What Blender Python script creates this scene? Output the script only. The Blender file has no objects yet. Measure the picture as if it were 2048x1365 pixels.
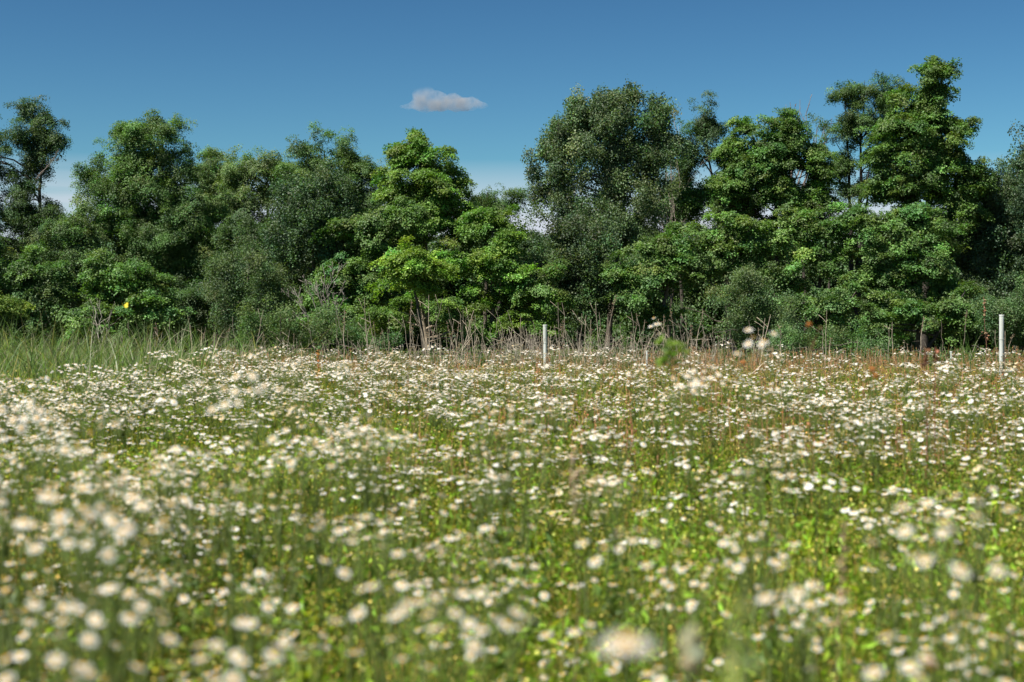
import bpy, math, random
import numpy as np
from mathutils import Vector, Matrix

rng = np.random.default_rng(7)
random.seed(7)
sc = bpy.context.scene
col = sc.collection

# ------------------------------------------------------------------ camera
F = 2844.0            # focal length in pixels of the 2048 wide picture (50 mm on 36 mm)
CH = 1.35
PITCH = math.atan(42.5 / F)
cam_d = bpy.data.cameras.new('camera')
cam_d.lens = 50
cam_d.sensor_width = 36
cam_d.clip_start = 0.05
cam_d.clip_end = 6000
cam_d.dof.use_dof = True
cam_d.dof.focus_distance = 40
cam_d.dof.aperture_fstop = 3.4
cam = bpy.data.objects.new('camera', cam_d)
cam.location = (0, 0, CH)
cam.rotation_euler = (math.pi / 2 - PITCH, 0, 0)
col.objects.link(cam)
sc.camera = cam

# ------------------------------------------------------------------ light
SUN = Vector((-0.60, -0.46, 1.16)).normalized()
w = bpy.data.worlds.new('World')
sc.world = w
w.use_nodes = True
wn, wl = w.node_tree.nodes, w.node_tree.links
wn.clear()
wout = wn.new('ShaderNodeOutputWorld')
wbg = wn.new('ShaderNodeBackground')
sky = wn.new('ShaderNodeTexSky')
sky.sky_type = 'NISHITA'
sky.sun_disc = False
sky.sun_elevation = math.asin(SUN.z)
sky.sun_rotation = math.atan2(SUN.x, SUN.y)
sky.altitude = 300
sky.air_density = 1.0
sky.dust_density = 0.25
sky.ozone_density = 2.5
wbg.inputs['Strength'].default_value = 0.055
# the whole sky graded deeper (as through a polariser) with thin pale cirrus low down all round
gm = wn.new('ShaderNodeGamma'); gm.inputs['Gamma'].default_value = 1.7
mul = wn.new('ShaderNodeMix'); mul.data_type = 'RGBA'; mul.blend_type = 'MULTIPLY'
mul.inputs[0].default_value = 1.0
mul.inputs[7].default_value = (0.186, 0.256, 0.240, 1)
wl.new(sky.outputs[0], gm.inputs[0]); wl.new(gm.outputs[0], mul.inputs[6])
tc = wn.new('ShaderNodeTexCoord')
sep = wn.new('ShaderNodeSeparateXYZ')
wl.new(tc.outputs['Generated'], sep.inputs[0])
mp = wn.new('ShaderNodeMapping'); mp.inputs['Scale'].default_value = (3.0, 3.0, 30.0)
wl.new(tc.outputs['Generated'], mp.inputs[0])
nz = wn.new('ShaderNodeTexNoise'); nz.inputs['Scale'].default_value = 1.6; nz.inputs['Detail'].default_value = 5
wl.new(mp.outputs[0], nz.inputs[0])
r1 = wn.new('ShaderNodeMapRange')   # band: full below 3.5 deg, none above 7
r1.inputs[1].default_value = 0.068; r1.inputs[2].default_value = 0.112
r1.inputs[3].default_value = 1.0; r1.inputs[4].default_value = 0.0
wl.new(sep.outputs[2], r1.inputs[0])
r2 = wn.new('ShaderNodeMapRange')
r2.inputs[1].default_value = 0.30; r2.inputs[2].default_value = 0.52
wl.new(nz.outputs[0], r2.inputs[0])
mm = wn.new('ShaderNodeMath'); mm.operation = 'MULTIPLY'
wl.new(r1.outputs[0], mm.inputs[0]); wl.new(r2.outputs[0], mm.inputs[1])
mx = wn.new('ShaderNodeMix'); mx.data_type = 'RGBA'
wl.new(mm.outputs[0], mx.inputs[0]); wl.new(mul.outputs[2], mx.inputs[6])
mx.inputs[7].default_value = (6.6, 7.1, 8.0, 1)
wl.new(mx.outputs[2], wbg.inputs['Color'])
wl.new(wbg.outputs[0], wout.inputs[0])

sd = bpy.data.lights.new('sun', 'SUN')
sd.energy = 5.0
sd.angle = math.radians(0.53)
sd.color = (1.0, 0.955, 0.88)
sun = bpy.data.objects.new('sun', sd)
sun.rotation_euler = (-SUN).to_track_quat('-Z', 'Y').to_euler()
sun.location = (-20, -10, 40)
col.objects.link(sun)
sc.view_settings.view_transform = 'Standard'
sc.view_settings.look = 'None'
sc.view_settings.exposure = 0.85
sc.view_settings.gamma = 1.0
sc.view_settings.use_curve_mapping = False
try:
    sc.cycles.max_bounces = 6
    sc.cycles.transmission_bounces = 4
    sc.cycles.diffuse_bounces = 4
    sc.cycles.glossy_bounces = 2
    sc.cycles.transparent_max_bounces = 6
    sc.cycles.sample_clamp_indirect = 4.0
except Exception:
    pass

# ------------------------------------------------------------------ helpers
def P(px, py, Y):
    """world point seen at pixel (px, py) of the 2048x1365 picture, Y metres ahead"""
    ux, uy = (px - 1024) / F, (682.5 - py) / F
    y = math.cos(PITCH) + uy * math.sin(PITCH)
    z = -math.sin(PITCH) + uy * math.cos(PITCH)
    k = Y / y
    return np.array([ux * k, Y, CH + z * k])

def obj(name, data, parent=None):
    o = bpy.data.objects.new(name, data)
    col.objects.link(o)
    if parent is not None:
        o.parent = parent
    return o

def tag(o, label=None, cat=None, group=None, kind=None):
    if label: o['label'] = label
    if cat: o['category'] = cat
    if group: o['group'] = group
    if kind: o['kind'] = kind
    return o

def empty(name, loc=(0, 0, 0), rz=0.0):
    o = obj(name, None)
    o.empty_display_size = 0.1
    o.location = [float(v) for v in loc]
    o.rotation_euler = (0, 0, rz)
    return o

def mesh(name, V, faces, mat, C=None, smooth=False):
    """V (N,3); faces: list of int arrays (M,k); C (N,3) colour per vertex"""
    me = bpy.data.meshes.new(name)
    V = np.ascontiguousarray(V, dtype=np.float32)
    faces = [np.asarray(f, dtype=np.int32) for f in faces if len(f)]
    loops = np.concatenate([f.ravel() for f in faces])
    tot = np.concatenate([np.full(len(f), f.shape[1], dtype=np.int32) for f in faces])
    start = np.concatenate([[0], np.cumsum(tot)[:-1]]).astype(np.int32)
    me.vertices.add(len(V)); me.vertices.foreach_set('co', V.ravel())
    me.loops.add(len(loops)); me.loops.foreach_set('vertex_index', loops)
    me.polygons.add(len(tot)); me.polygons.foreach_set('loop_start', start)
    try:
        me.polygons.foreach_set('loop_total', tot)
    except Exception:
        pass
    if smooth:
        me.polygons.foreach_set('use_smooth', np.ones(len(tot), dtype=bool))
    if C is not None:
        a = me.attributes.new('tint', 'FLOAT_COLOR', 'POINT')
        c4 = np.ones((len(V), 4), dtype=np.float32)
        c4[:, :3] = C
        a.data.foreach_set('color', c4.ravel())
    me.materials.append(mat)
    me.update(calc_edges=True)
    me.validate()
    return me

class Acc:
    """accumulates vertices, faces and tints into one mesh"""
    def __init__(s):
        s.V, s.C, s.F, s.n = [], [], {}, 0
    def add(s, V, F_, C):
        V = np.asarray(V, float).reshape(-1, 3)
        C = np.broadcast_to(np.asarray(C, float), V.shape) if np.ndim(C) < 2 else np.asarray(C, float)
        for f in F_:
            f = np.asarray(f)
            if len(f):
                s.F.setdefault(f.shape[1], []).append(f + s.n)
        s.V.append(V); s.C.append(C); s.n += len(V)
        return s
    def build(s, name, mat, smooth=False):
        return mesh(name, np.concatenate(s.V), [np.concatenate(v) for v in s.F.values()], mat, np.concatenate(s.C), smooth)

def unit(v):
    return v / np.maximum(np.linalg.norm(v, axis=-1, keepdims=True), 1e-9)

def leaf_quads(pos, nrm, size, asp, tint, r, fold=0.25):
    """diamond leaves folded along the midrib: 4 verts, 2 tris each"""
    n = len(pos)
    a = unit(np.cross(nrm, unit(r.normal(size=(n, 3)))))
    b = np.cross(nrm, a)
    s = np.asarray(size).reshape(-1, 1) if np.ndim(size) else np.full((n, 1), size)
    v0 = pos - a * s * 0.5
    v2 = pos + a * s * 0.5 - nrm * s * 0.12
    v1 = pos + b * s * 0.5 * asp + nrm * s * fold * 0.5
    v3 = pos - b * s * 0.5 * asp + nrm * s * fold * 0.5
    V = np.stack([v0, v1, v2, v3], 1).reshape(-1, 3)
    i = np.arange(n)[:, None] * 4
    Ft = np.concatenate([i + [0, 1, 2], i + [0, 2, 3]])
    C = np.repeat(tint, 4, 0)
    return V, [Ft], C

def tubes(paths, radii, tint, sides=4):
    """paths (n,k,3), radii (n,k)"""
    paths = np.asarray(paths, float); radii = np.asarray(radii, float)
    n, k, _ = paths.shape
    d = np.gradient(paths, axis=1)
    d = unit(d)
    ref = np.where(np.abs(d[..., 2:3]) > 0.9, np.array([1.0, 0, 0]), np.array([0, 0, 1.0]))
    u = unit(np.cross(d, ref)); v = np.cross(d, u)
    ang = np.arange(sides) * 2 * math.pi / sides
    ring = (u[:, :, None, :] * np.cos(ang)[None, None, :, None] + v[:, :, None, :] * np.sin(ang)[None, None, :, None])
    V = paths[:, :, None, :] + ring * radii[:, :, None, None]
    V = V.reshape(-1, 3)
    base = np.arange(n)[:, None, None] * (k * sides) + np.arange(k - 1)[None, :, None] * sides
    j = np.arange(sides)[None, None, :]; j2 = (j + 1) % sides
    q = np.stack([base + j, base + j2, base + sides + j2, base + sides + j], -1).reshape(-1, 4)
    caps = []
    if k * sides and sides in (3, 4):
        caps = [np.arange(n)[:, None] * (k * sides) + (k - 1) * sides + np.arange(sides)[None, :]]
    C = np.repeat(np.broadcast_to(np.asarray(tint, float), (n, 3)), k * sides, 0)
    return V, [q] + caps, C

def curve_path(p0, p1, k, sag=0.0, jit=0.0, r=rng):
    """k points from p0 to p1, arching by sag, wandering by jit"""
    p0 = np.asarray(p0, float); p1 = np.asarray(p1, float)
    t = np.linspace(0, 1, k)[:, None]
    L = np.linalg.norm(p1 - p0)
    q = p0 + (p1 - p0) * t
    q[:, 2:3] += sag * L * (t * (1 - t) * 4)
    if jit:
        o = r.normal(size=(k, 3)) * jit * L
        o[0] = 0; o[-1] = 0
        q += o
    return q

def blades(base, h, width, lean, az, tint, r, seg=3, curl=1.6):
    """grass blades: base (n,3), h, width, lean 0..1 (tip offset as share of h), az direction of lean"""
    n = len(base)
    d = np.stack([np.cos(az), np.sin(az), np.zeros(n)], 1)
    fa = r.uniform(0, 2 * math.pi, n)
    s = np.stack([np.cos(fa), np.sin(fa), np.zeros(n)], 1) * 0.6 + np.cross(d, [0, 0, 1]) * 0.4
    s = unit(s)
    rows = []
    for i in range(seg):
        t = i / seg
        c = base + d * (h * lean * t ** curl)[:, None]
        c[:, 2] += h * (t - 0.35 * lean * t ** 3)
        wv = (width * (1 - t) ** 0.7 * 0.5)[:, None]
        rows += [c - s * wv, c + s * wv]
    tip = base + d * (h * lean)[:, None]
    tip[:, 2] += h * (1 - 0.35 * lean)
    rows.append(tip)
    V = np.stack(rows, 1).reshape(-1, 3)
    m = 2 * seg + 1
    i0 = np.arange(n)[:, None] * m
    q = [i0 + [2 * i, 2 * i + 1, 2 * i + 3, 2 * i + 2] for i in range(seg - 1)]
    t3 = i0 + [2 * seg - 2, 2 * seg - 1, 2 * seg]
    Fs = ([np.concatenate(q)] if q else []) + [t3]
    return V, Fs, np.repeat(tint, m, 0)

def vary(c, n, r, amt=0.25, hue=0.12):
    c = np.asarray(c, float)
    k = np.exp(r.normal(size=(n, 1)) * amt)
    h = 1 + r.normal(size=(n, 3)) * hue
    return np.clip(c * k * h, 0.004, 0.9 if c.max() < 0.95 else 3.0)

def field(x, y, s=1.0, ph=0.0):
    """smooth pseudo noise 0..1"""
    v = (np.sin(x * 1.3 * s + ph + 1.7 * np.sin(y * 0.7 * s + ph)) + np.sin(y * 1.1 * s + 2.1 * ph + 1.4 * np.sin(x * 0.9 * s - ph))
         + 0.6 * np.sin((x + y) * 2.3 * s + ph * 3 + np.sin(x * 2.1 * s)))
    return np.clip(0.5 + v / 4.4, 0, 1)

# ------------------------------------------------------------------ materials
def new_mat(name):
    m = bpy.data.materials.new(name); m.use_nodes = True
    n, l = m.node_tree.nodes, m.node_tree.links
    n.clear()
    return m, n, l

def flora(name, rough=0.5, trans=0.3, spec=0.4, tr_tint=(1.1, 1.25, 0.55), noise=18.0, nstr=0.35, inst=False):
    m, n, l = new_mat(name)
    out = n.new('ShaderNodeOutputMaterial')
    at = n.new('ShaderNodeAttribute'); at.attribute_name = 'tint'
    tcn = n.new('ShaderNodeTexCoord')
    no = n.new('ShaderNodeTexNoise'); no.inputs['Scale'].default_value = noise; no.inputs['Detail'].default_value = 2
    l.new(tcn.outputs['Object'], no.inputs[0])
    mr = n.new('ShaderNodeMapRange'); mr.inputs[1].default_value = 0.3; mr.inputs[2].default_value = 0.7
    mr.inputs[3].default_value = 1 - nstr; mr.inputs[4].default_value = 1 + nstr
    l.new(no.outputs[0], mr.inputs[0])
    vm = n.new('ShaderNodeVectorMath'); vm.operation = 'SCALE'
    if inst:
        ai = n.new('ShaderNodeAttribute'); ai.attribute_type = 'INSTANCER'; ai.attribute_name = 'itint'
        vi = n.new('ShaderNodeVectorMath'); vi.operation = 'MULTIPLY'
        l.new(at.outputs['Color'], vi.inputs[0]); l.new(ai.outputs['Color'], vi.inputs[1])
        l.new(vi.outputs[0], vm.inputs[0])
    else:
        l.new(at.outputs['Color'], vm.inputs[0])
    l.new(mr.outputs[0], vm.inputs['Scale'])
    bs = n.new('ShaderNodeBsdfPrincipled')
    bs.inputs['Roughness'].default_value = rough
    bs.inputs['Specular IOR Level'].default_value = spec
    l.new(vm.outputs[0], bs.inputs['Base Color'])
    if trans > 0:
        tr = n.new('ShaderNodeBsdfTranslucent')
        v2 = n.new('ShaderNodeVectorMath'); v2.operation = 'MULTIPLY'
        v2.inputs[1].default_value = tr_tint
        l.new(vm.outputs[0], v2.inputs[0]); l.new(v2.outputs[0], tr.inputs['Color'])
        ms = n.new('ShaderNodeMixShader'); ms.inputs[0].default_value = trans
        l.new(bs.outputs[0], ms.inputs[1]); l.new(tr.outputs[0], ms.inputs[2])
        l.new(ms.outputs[0], out.inputs[0])
    else:
        l.new(bs.outputs[0], out.inputs[0])
    return m

M_LEAF = flora('tree_leaf', 0.42, 0.36, 0.5, (1.25, 1.35, 0.5), 3.0, 0.2)
M_GRASS = flora('grass_blade', 0.5, 0.42, 0.35, (1.3, 1.35, 0.5), 6.0, 0.2)
M_LEAF_I = flora('crown_leaf', 0.52, 0.34, 0.35, (1.25, 1.35, 0.5), 3.0, 0.12, True)
M_GRASS_I = flora('meadow_blade', 0.55, 0.50, 0.25, (1.35, 1.35, 0.45), 6.0, 0.15, True)
M_PETAL_I = flora('far_petal', 0.6, 0.35, 0.2, (1.0, 1.0, 0.95), 60.0, 0.04, True)
M_PETAL = flora('petal', 0.6, 0.35, 0.2, (1.0, 1.0, 0.95), 60.0, 0.04)
M_DRY = flora('dry_stem', 0.8, 0.0, 0.2, noise=25.0, nstr=0.35)
M_BARK = flora('bark', 0.9, 0.0, 0.15, noise=9.0, nstr=0.45)

def sprinkle(name, pts, rot, scl, tint, idx, protos, parent=None):
    """one object whose geometry nodes put small leaf sprays (protos) on its points"""
    n = len(pts)
    me = bpy.data.meshes.new(name)
    me.vertices.add(n); me.vertices.foreach_set('co', np.ascontiguousarray(pts, dtype=np.float32).ravel())
    for nm, ty, arr in (('rot', 'FLOAT_VECTOR', rot), ('scl', 'FLOAT_VECTOR', scl)):
        a = me.attributes.new(nm, ty, 'POINT'); a.data.foreach_set('vector', np.ascontiguousarray(arr, dtype=np.float32).ravel())
    a = me.attributes.new('itint', 'FLOAT_COLOR', 'POINT')
    c4 = np.ones((n, 4), dtype=np.float32); c4[:, :3] = tint; a.data.foreach_set('color', c4.ravel())
    a = me.attributes.new('idx', 'INT', 'POINT'); a.data.foreach_set('value', np.ascontiguousarray(idx, dtype=np.int32))
    me.update()
    o = obj(name, me, parent)
    key = 'sprinkle_' + protos[0].name
    ng = bpy.data.node_groups.get(key)
    if ng is None:
        ng = bpy.data.node_groups.new(key, 'GeometryNodeTree')
        ng.interface.new_socket('Geometry', in_out='INPUT', socket_type='NodeSocketGeometry')
        ng.interface.new_socket('Geometry', in_out='OUTPUT', socket_type='NodeSocketGeometry')
        N, L = ng.nodes, ng.links
        gi, go = N.new('NodeGroupInput'), N.new('NodeGroupOutput')
        jn = N.new('GeometryNodeJoinGeometry')
        for p in reversed(protos):
            oi = N.new('GeometryNodeObjectInfo'); oi.inputs['Object'].default_value = p; oi.inputs['As Instance'].default_value = True
            L.new(oi.outputs['Geometry'], jn.inputs[0])
        def attr(nm, ty):
            q = N.new('GeometryNodeInputNamedAttribute'); q.data_type = ty; q.inputs['Name'].default_value = nm
            return q.outputs['Attribute']
        ip = N.new('GeometryNodeInstanceOnPoints')
        ip.inputs['Pick Instance'].default_value = True
        er = N.new('FunctionNodeEulerToRotation')
        L.new(gi.outputs[0], ip.inputs['Points']); L.new(jn.outputs[0], ip.inputs['Instance'])
        L.new(attr('idx', 'INT'), ip.inputs['Instance Index'])
        L.new(attr('rot', 'FLOAT_VECTOR'), er.inputs[0]); L.new(er.outputs[0], ip.inputs['Rotation'])
        L.new(attr('scl', 'FLOAT_VECTOR'), ip.inputs['Scale'])
        L.new(ip.outputs[0], go.inputs[0])
    md = o.modifiers.new('sprinkle', 'NODES'); md.node_group = ng
    o['kind'] = 'stuff'
    return o

def proto(name, me):
    """a template that is not in the scene itself"""
    return bpy.data.objects.new(name, me)

def euler_from(z, spin):
    """XYZ euler angles turning +z to the unit vectors z after a spin about z"""
    # R = Rz(phi) Ry(theta) Rz(spin): convert through the matrix
    th = np.arccos(np.clip(z[:, 2], -1, 1)); ph = np.arctan2(z[:, 1], z[:, 0])
    ct, st, cp, sp, cs, ss = np.cos(th), np.sin(th), np.cos(ph), np.sin(ph), np.cos(spin), np.sin(spin)
    # matrix entries needed for XYZ euler (R = Rz Ry Rx)
    r00 = cp * ct * cs - sp * ss; r10 = sp * ct * cs + cp * ss; r20 = -st * cs
    r21 = st * ss; r22 = ct
    return np.stack([np.arctan2(r21, r22), np.arcsin(np.clip(-r20, -1, 1)), np.arctan2(r10, r00)], 1)

# ------------------------------------------------------------------ ground, hill
def ground_mat():
    m, n, l = new_mat('soil_and_thatch')
    out = n.new('ShaderNodeOutputMaterial'); bs = n.new('ShaderNodeBsdfPrincipled')
    bs.inputs['Roughness'].default_value = 0.95; bs.inputs['Specular IOR Level'].default_value = 0.1
    tcn = n.new('ShaderNodeTexCoord')
    no = n.new('ShaderNodeTexNoise'); no.inputs['Scale'].default_value = 3.0; no.inputs['Detail'].default_value = 8
    l.new(tcn.outputs['Object'], no.inputs[0])
    cr = n.new('ShaderNodeValToRGB')
    cr.color_ramp.elements[0].position = 0.3; cr.color_ramp.elements[0].color = (0.030, 0.032, 0.012, 1)
    cr.color_ramp.elements[1].position = 0.7; cr.color_ramp.elements[1].color = (0.085, 0.085, 0.028, 1)
    l.new(no.outputs[0], cr.inputs[0]); l.new(cr.outputs[0], bs.inputs['Base Color'])
    bp = n.new('ShaderNodeBump'); bp.inputs['Strength'].default_value = 0.6; bp.inputs['Distance'].default_value = 0.05
    l.new(no.outputs[0], bp.inputs['Height']); l.new(bp.outputs[0], bs.inputs['Normal'])
    l.new(bs.outputs[0], out.inputs[0])
    return m

def grid(x0, x1, y0, y1, nx, ny, zf):
    xs = np.linspace(x0, x1, nx); ys = np.linspace(y0, y1, ny)
    X, Y = np.meshgrid(xs, ys)
    V = np.stack([X, Y, zf(X, Y)], -1).reshape(-1, 3)
    i = np.arange(nx - 1)[None, :] + np.arange(ny - 1)[:, None] * nx
    q = np.stack([i, i + 1, i + nx + 1, i + nx], -1).reshape(-1, 4)
    return V, [q]

MG = ground_mat()
xs = np.concatenate([[-4000, -900, -200], np.linspace(-60, 60, 80), [200, 900, 4000]])
ys = np.concatenate([[-1500, -200, -30], np.linspace(-10, 110, 80), [250, 900, 5000]])
X, Y = np.meshgrid(xs, ys)
Z = 0.06 * (field(X, Y, 0.5) - 0.5) * (np.abs(X) < 100)
V = np.stack([X, Y, Z], -1).reshape(-1, 3)
nx = len(xs)
i = np.arange(nx - 1)[None, :] + np.arange(len(ys) - 1)[:, None] * nx
q = np.stack([i, i + 1, i + nx + 1, i + nx], -1).reshape(-1, 4)
g = obj('ground', mesh('ground', V, [q], MG))
tag(g, 'ground of the meadow under the flowers and the wood', kind='structure')

def hill_z(X, Y):
    r = (Y - 1500) / 500
    return np.maximum(-5, (66 + 14 * np.sin(X / 330 + 1) + 6 * np.sin(X / 90) + 2.5 * np.sin(X / 21) + 1.5 * np.sin(X / 9.0)) * np.exp(-r * r) - 2)
V, Fh = grid(-1800, 1800, 900, 2100, 240, 40, hill_z)
hm = flora('far_woodland', 0.9, 0.0, 0.1, noise=0.08, nstr=0.4)
h = obj('hill', mesh('hill', V, Fh, hm, np.tile([0.055, 0.085, 0.05], (len(V), 1)), True))
tag(h, 'low wooded hill far behind the trees', kind='structure')

# ------------------------------------------------------------------ trees
LEAFCOUNT = 0
def lobes_world(lobes, Y):
    out = []
    for L in lobes:
        px, py, rx, ry = L[:4]
        dy = L[4] if len(L) > 4 else 0.0
        c = P(px, py, Y + dy)
        k = (Y + dy) / F
        out.append((c, np.array([rx * k, min(rx * k, ry * k * 1.5) * 0.9, ry * k])))
    return out

LEAF_GAIN = np.array([1.68, 1.72, 1.80])
STY = dict(maple=dict(flat=0.42, n=92, size=0.083, w=(1.0, 0.3, 0.46), asp=0.95),
           ash=dict(flat=0.60, n=84, size=0.078, w=(0.85, 0.35, 0.42), asp=0.66),
           poplar=dict(flat=1.0, n=66, size=0.082, w=(0.40, 0.4, 0.75), asp=0.95),
           bush=dict(flat=0.8, n=66, size=0.076, w=(0.6, 0.4, 0.55), asp=0.6))
def spray(style, seed):
    """a leafy spray of unit radius 0.36 m, dome side up"""
    r = np.random.default_rng(seed); p = STY[style]
    n = p['n']; R = 0.36
    a = Acc()
    k = 5
    ang = r.uniform(0, 6.28) + np.arange(k) * 6.28 / k + r.normal(size=k) * 0.35
    w_ = r.integers(0, k + 1, n)
    rr = np.sqrt(r.random(n)) * R * np.where(w_ == k, 0.55, 1.05)
    aa = np.where(w_ == k, r.uniform(0, 6.28, n), ang[np.minimum(w_, k - 1)] + r.normal(size=n) * 0.30)
    x, y = rr * np.cos(aa), rr * np.sin(aa)
    z = (0.5 - 1.3 * (rr / R) ** 2) * R * p['flat'] * 0.55 + r.normal(size=n) * R * p['flat'] * 0.38
    pos = np.stack([x, y, z], 1)
    outw = unit(pos + 1e-6)
    nrm = unit(np.array([0, 0, 1.0]) * p['w'][0] + outw * p['w'][1] + r.normal(size=(n, 3)) * p['w'][2])
    a.add(*leaf_quads(pos, nrm, p['size'] * r.uniform(0.7, 1.25, n), p['asp'], vary((1, 1, 1), n, r, 0.14, 0.06).clip(0.4, 2.0), r))
    me = a.build('spray_' + style, M_LEAF_I)
    # tint attribute may pass 1, so the vary() clip is repeated here without the albedo cap
    return proto('spray_%s_%d' % (style, seed), me)
SPRAYS = {k: [spray(k, 10 + j) for j in range(4)] for k in STY}

def lump(p, s, ph):
    """lumpy 3D field 0..1 with hollows about 1/s metres across"""
    x, y, z = (p * s * 2.2).T
    v = (np.sin(x + 1.3 * np.sin(y * 0.9 + ph) + ph) + np.sin(y * 1.1 + 1.5 * np.sin(z * 0.8 - ph) + 2 * ph)
         + np.sin(z * 1.2 + 1.4 * np.sin(x * 0.9 + 3 * ph) - ph) + 0.6 * np.sin((x + z) * 1.9 + 2 * np.sin(y * 1.3 + ph)))
    return np.clip(0.5 + v / 5.2, 0, 1)

def make_crown(lobes, color, r, rb=(0.40, 0.85), style='maple', leaf=1.0, dens=1.0, cover=1.0, back=0.3, hue=0.08):
    """spray positions, rotations, scales, tints and the list of bough centres"""
    centres = []
    rm = (rb[0] + rb[1]) / 2
    for li, (c, rad) in enumerate(lobes):
        rad = np.maximum(rad - rm * 0.30, rad * 0.45)
        area = 4 * math.pi * (((rad[0] * rad[2]) ** 1.6 + (rad[0] * rad[1]) ** 1.6 + (rad[1] * rad[2]) ** 1.6) / 3) ** (1 / 1.6)
        n = int(max(4, (area + 1.0) * 1.95 * cover / (rm * rm)))
        d = unit(r.normal(size=(n, 3)))
        keep = (d[:, 1] < 0.25) | (r.random(n) < back)
        d = d[keep]; n = len(d)
        fr = 1.0 - 0.6 * r.random(n) ** 1.8
        fr = np.where(r.random(n) < 0.10, fr + r.uniform(0.05, 0.28, n), fr)
        fr *= 0.76 + 0.24 * field(d[:, 0] * 4 + c[0] * 3, d[:, 2] * 4 + c[2], 1.4, li + c[0]) + 0.24 * field(d[:, 0] * 9 + c[0], d[:, 2] * 9 + d[:, 1] * 5, 1.7, li + 0.5)
        p = c + d * rad * fr[:, None]
        hid = np.zeros(n, bool)
        for lj, (c2, r2) in enumerate(lobes):
            if lj != li:
                hid |= (np.linalg.norm((p - c2) / r2, axis=1) < 0.5)
        ok = ~hid | (r.random(n) < 0.3)
        p = p[ok]
        ph = c[0] * 0.37 + li
        q = lump(p, 0.62, ph)
        ok = r.random(len(p)) < np.clip((q - 0.31) * 7, 0.22, 1)
        if style == 'maple':      # leafy tiers with hollows between them
            tier = 0.5 + 0.5 * np.sin(p[:, 2] * 2 * math.pi / 0.95 + 2.4 * lump(p, 0.4, ph + 2) * 3)
            ok &= r.random(len(p)) < np.clip(tier * 2.1, 0.36, 1)
        p = p[ok]
        # nothing grows as a clean ball: push the boughs about
        wv_ = np.stack([lump(p, 0.75, ph + 5) - 0.5, lump(p, 0.75, ph + 9) - 0.5, lump(p, 0.75, ph + 13) - 0.5], 1)
        p = p + wv_ * [1.5, 1.0, 1.3]
        # shoots that break the outline
        m = int(3 + area / 1.6 * cover)
        sd_ = unit(r.normal(size=(m, 3)) + [0, -0.3, 0.55])
        if style == 'poplar': sd_ = unit(sd_ + [0, 0, 0.5])
        L_ = r.uniform(0.1, 0.60 if style == 'maple' else 0.95, m)
        st_ = c + sd_ * rad
        g_ = unit(sd_ * [1, 1, 0.6] + [0, 0, 0.5 if style != 'maple' else 0.15])
        sh = np.concatenate([st_ + g_ * (L_ * f_)[:, None] for f_ in (0.1, 0.55, 1.0)])
        nsh = len(sh)
        p = np.concatenate([p, sh])
        cc_ = np.concatenate([p, unit((p - c) / rad), np.zeros((len(p), 1))], 1)
        if nsh: cc_[-nsh:, 6] = 1
        centres.append(cc_)
    B = np.concatenate(centres)
    B = B[B[:, 2] > 0.25]
    nb = len(B); out = B[:, 3:6]
    R = r.uniform(rb[0], rb[1], nb) * np.where(B[:, 6] > 0, 0.5, 1)
    nsub = 6
    if style == 'maple':
        up = unit(np.array([0, 0, 1.0]) + out * [0.5, 0.5, 0.1] + r.normal(size=(nb, 3)) * 0.16); flat = 0.22
    elif style == 'ash':
        up = unit(np.array([0, 0, 0.9]) + out * 0.7 + r.normal(size=(nb, 3)) * 0.3); flat = 0.4
    elif style == 'poplar':
        up = unit(np.array([0, 0, 0.35]) + out * 0.7 + r.normal(size=(nb, 3)) * 0.4); flat = 0.9
    else:
        up = unit(np.array([0, 0, 0.6]) + out * 0.9 + r.normal(size=(nb, 3)) * 0.4); flat = 0.6
    e1 = unit(np.cross(up, r.normal(size=(nb, 3)))); e2 = np.cross(up, e1)
    rr = np.sqrt(r.random((nb, nsub))) * R[:, None]
    an = r.uniform(0, 2 * math.pi, (nb, nsub))
    S = (B[:, None, :3] + e1[:, None] * (rr * np.cos(an))[..., None] + e2[:, None] * (rr * np.sin(an))[..., None]
         + up[:, None] * (r.normal(size=(nb, nsub)) * flat * R[:, None] * 0.5 - 0.4 * rr ** 2 / R[:, None])[..., None])
    S = S.reshape(-1, 3)
    n = len(S)
    U = unit(np.repeat(up, nsub, 0) + r.normal(size=(n, 3)) * 0.22)
    tb = np.repeat(np.exp(r.normal(size=(nb, 1)) * 0.22), nsub, 0)
    tint = np.clip(vary((np.asarray(color) * 0.66 + np.array([0.064, 0.100, 0.036]) * 0.34) * LEAF_GAIN, n, r, 0.10, 0.05) * tb * np.repeat(1 + r.normal(size=(nb, 3)) * [0.10, 0.03, 0.10], nsub, 0), 0.005, 0.6)
    keep = (r.random(n) < dens * np.where(np.repeat(B[:, 6], nsub) > 0, 0.55, 1)) & (S[:, 2] > 0.15) & (r.random(n) < np.clip((lump(S, 1.6, 0.7) - 0.36) * 8, 0.16, 1))
    S, U, tint = S[keep], U[keep], tint[keep]
    n = len(S)
    sc_ = (leaf * r.uniform(0.75, 1.15, n) * (0.55 + 0.45 * rm / 0.62))[:, None] * np.ones(3)
    global LEAFCOUNT
    LEAFCOUNT += n
    return dict(S=S, rot=euler_from(U, r.uniform(0, 6.28, n)), scl=sc_, tint=tint, idx=r.integers(0, 4, n), style=style), B

def crown_obj(name, cr, off, parent=None):
    return sprinkle(name, cr['S'] - off, cr['rot'], cr['scl'], cr['tint'], cr['idx'], SPRAYS[cr['style']], parent)

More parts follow.
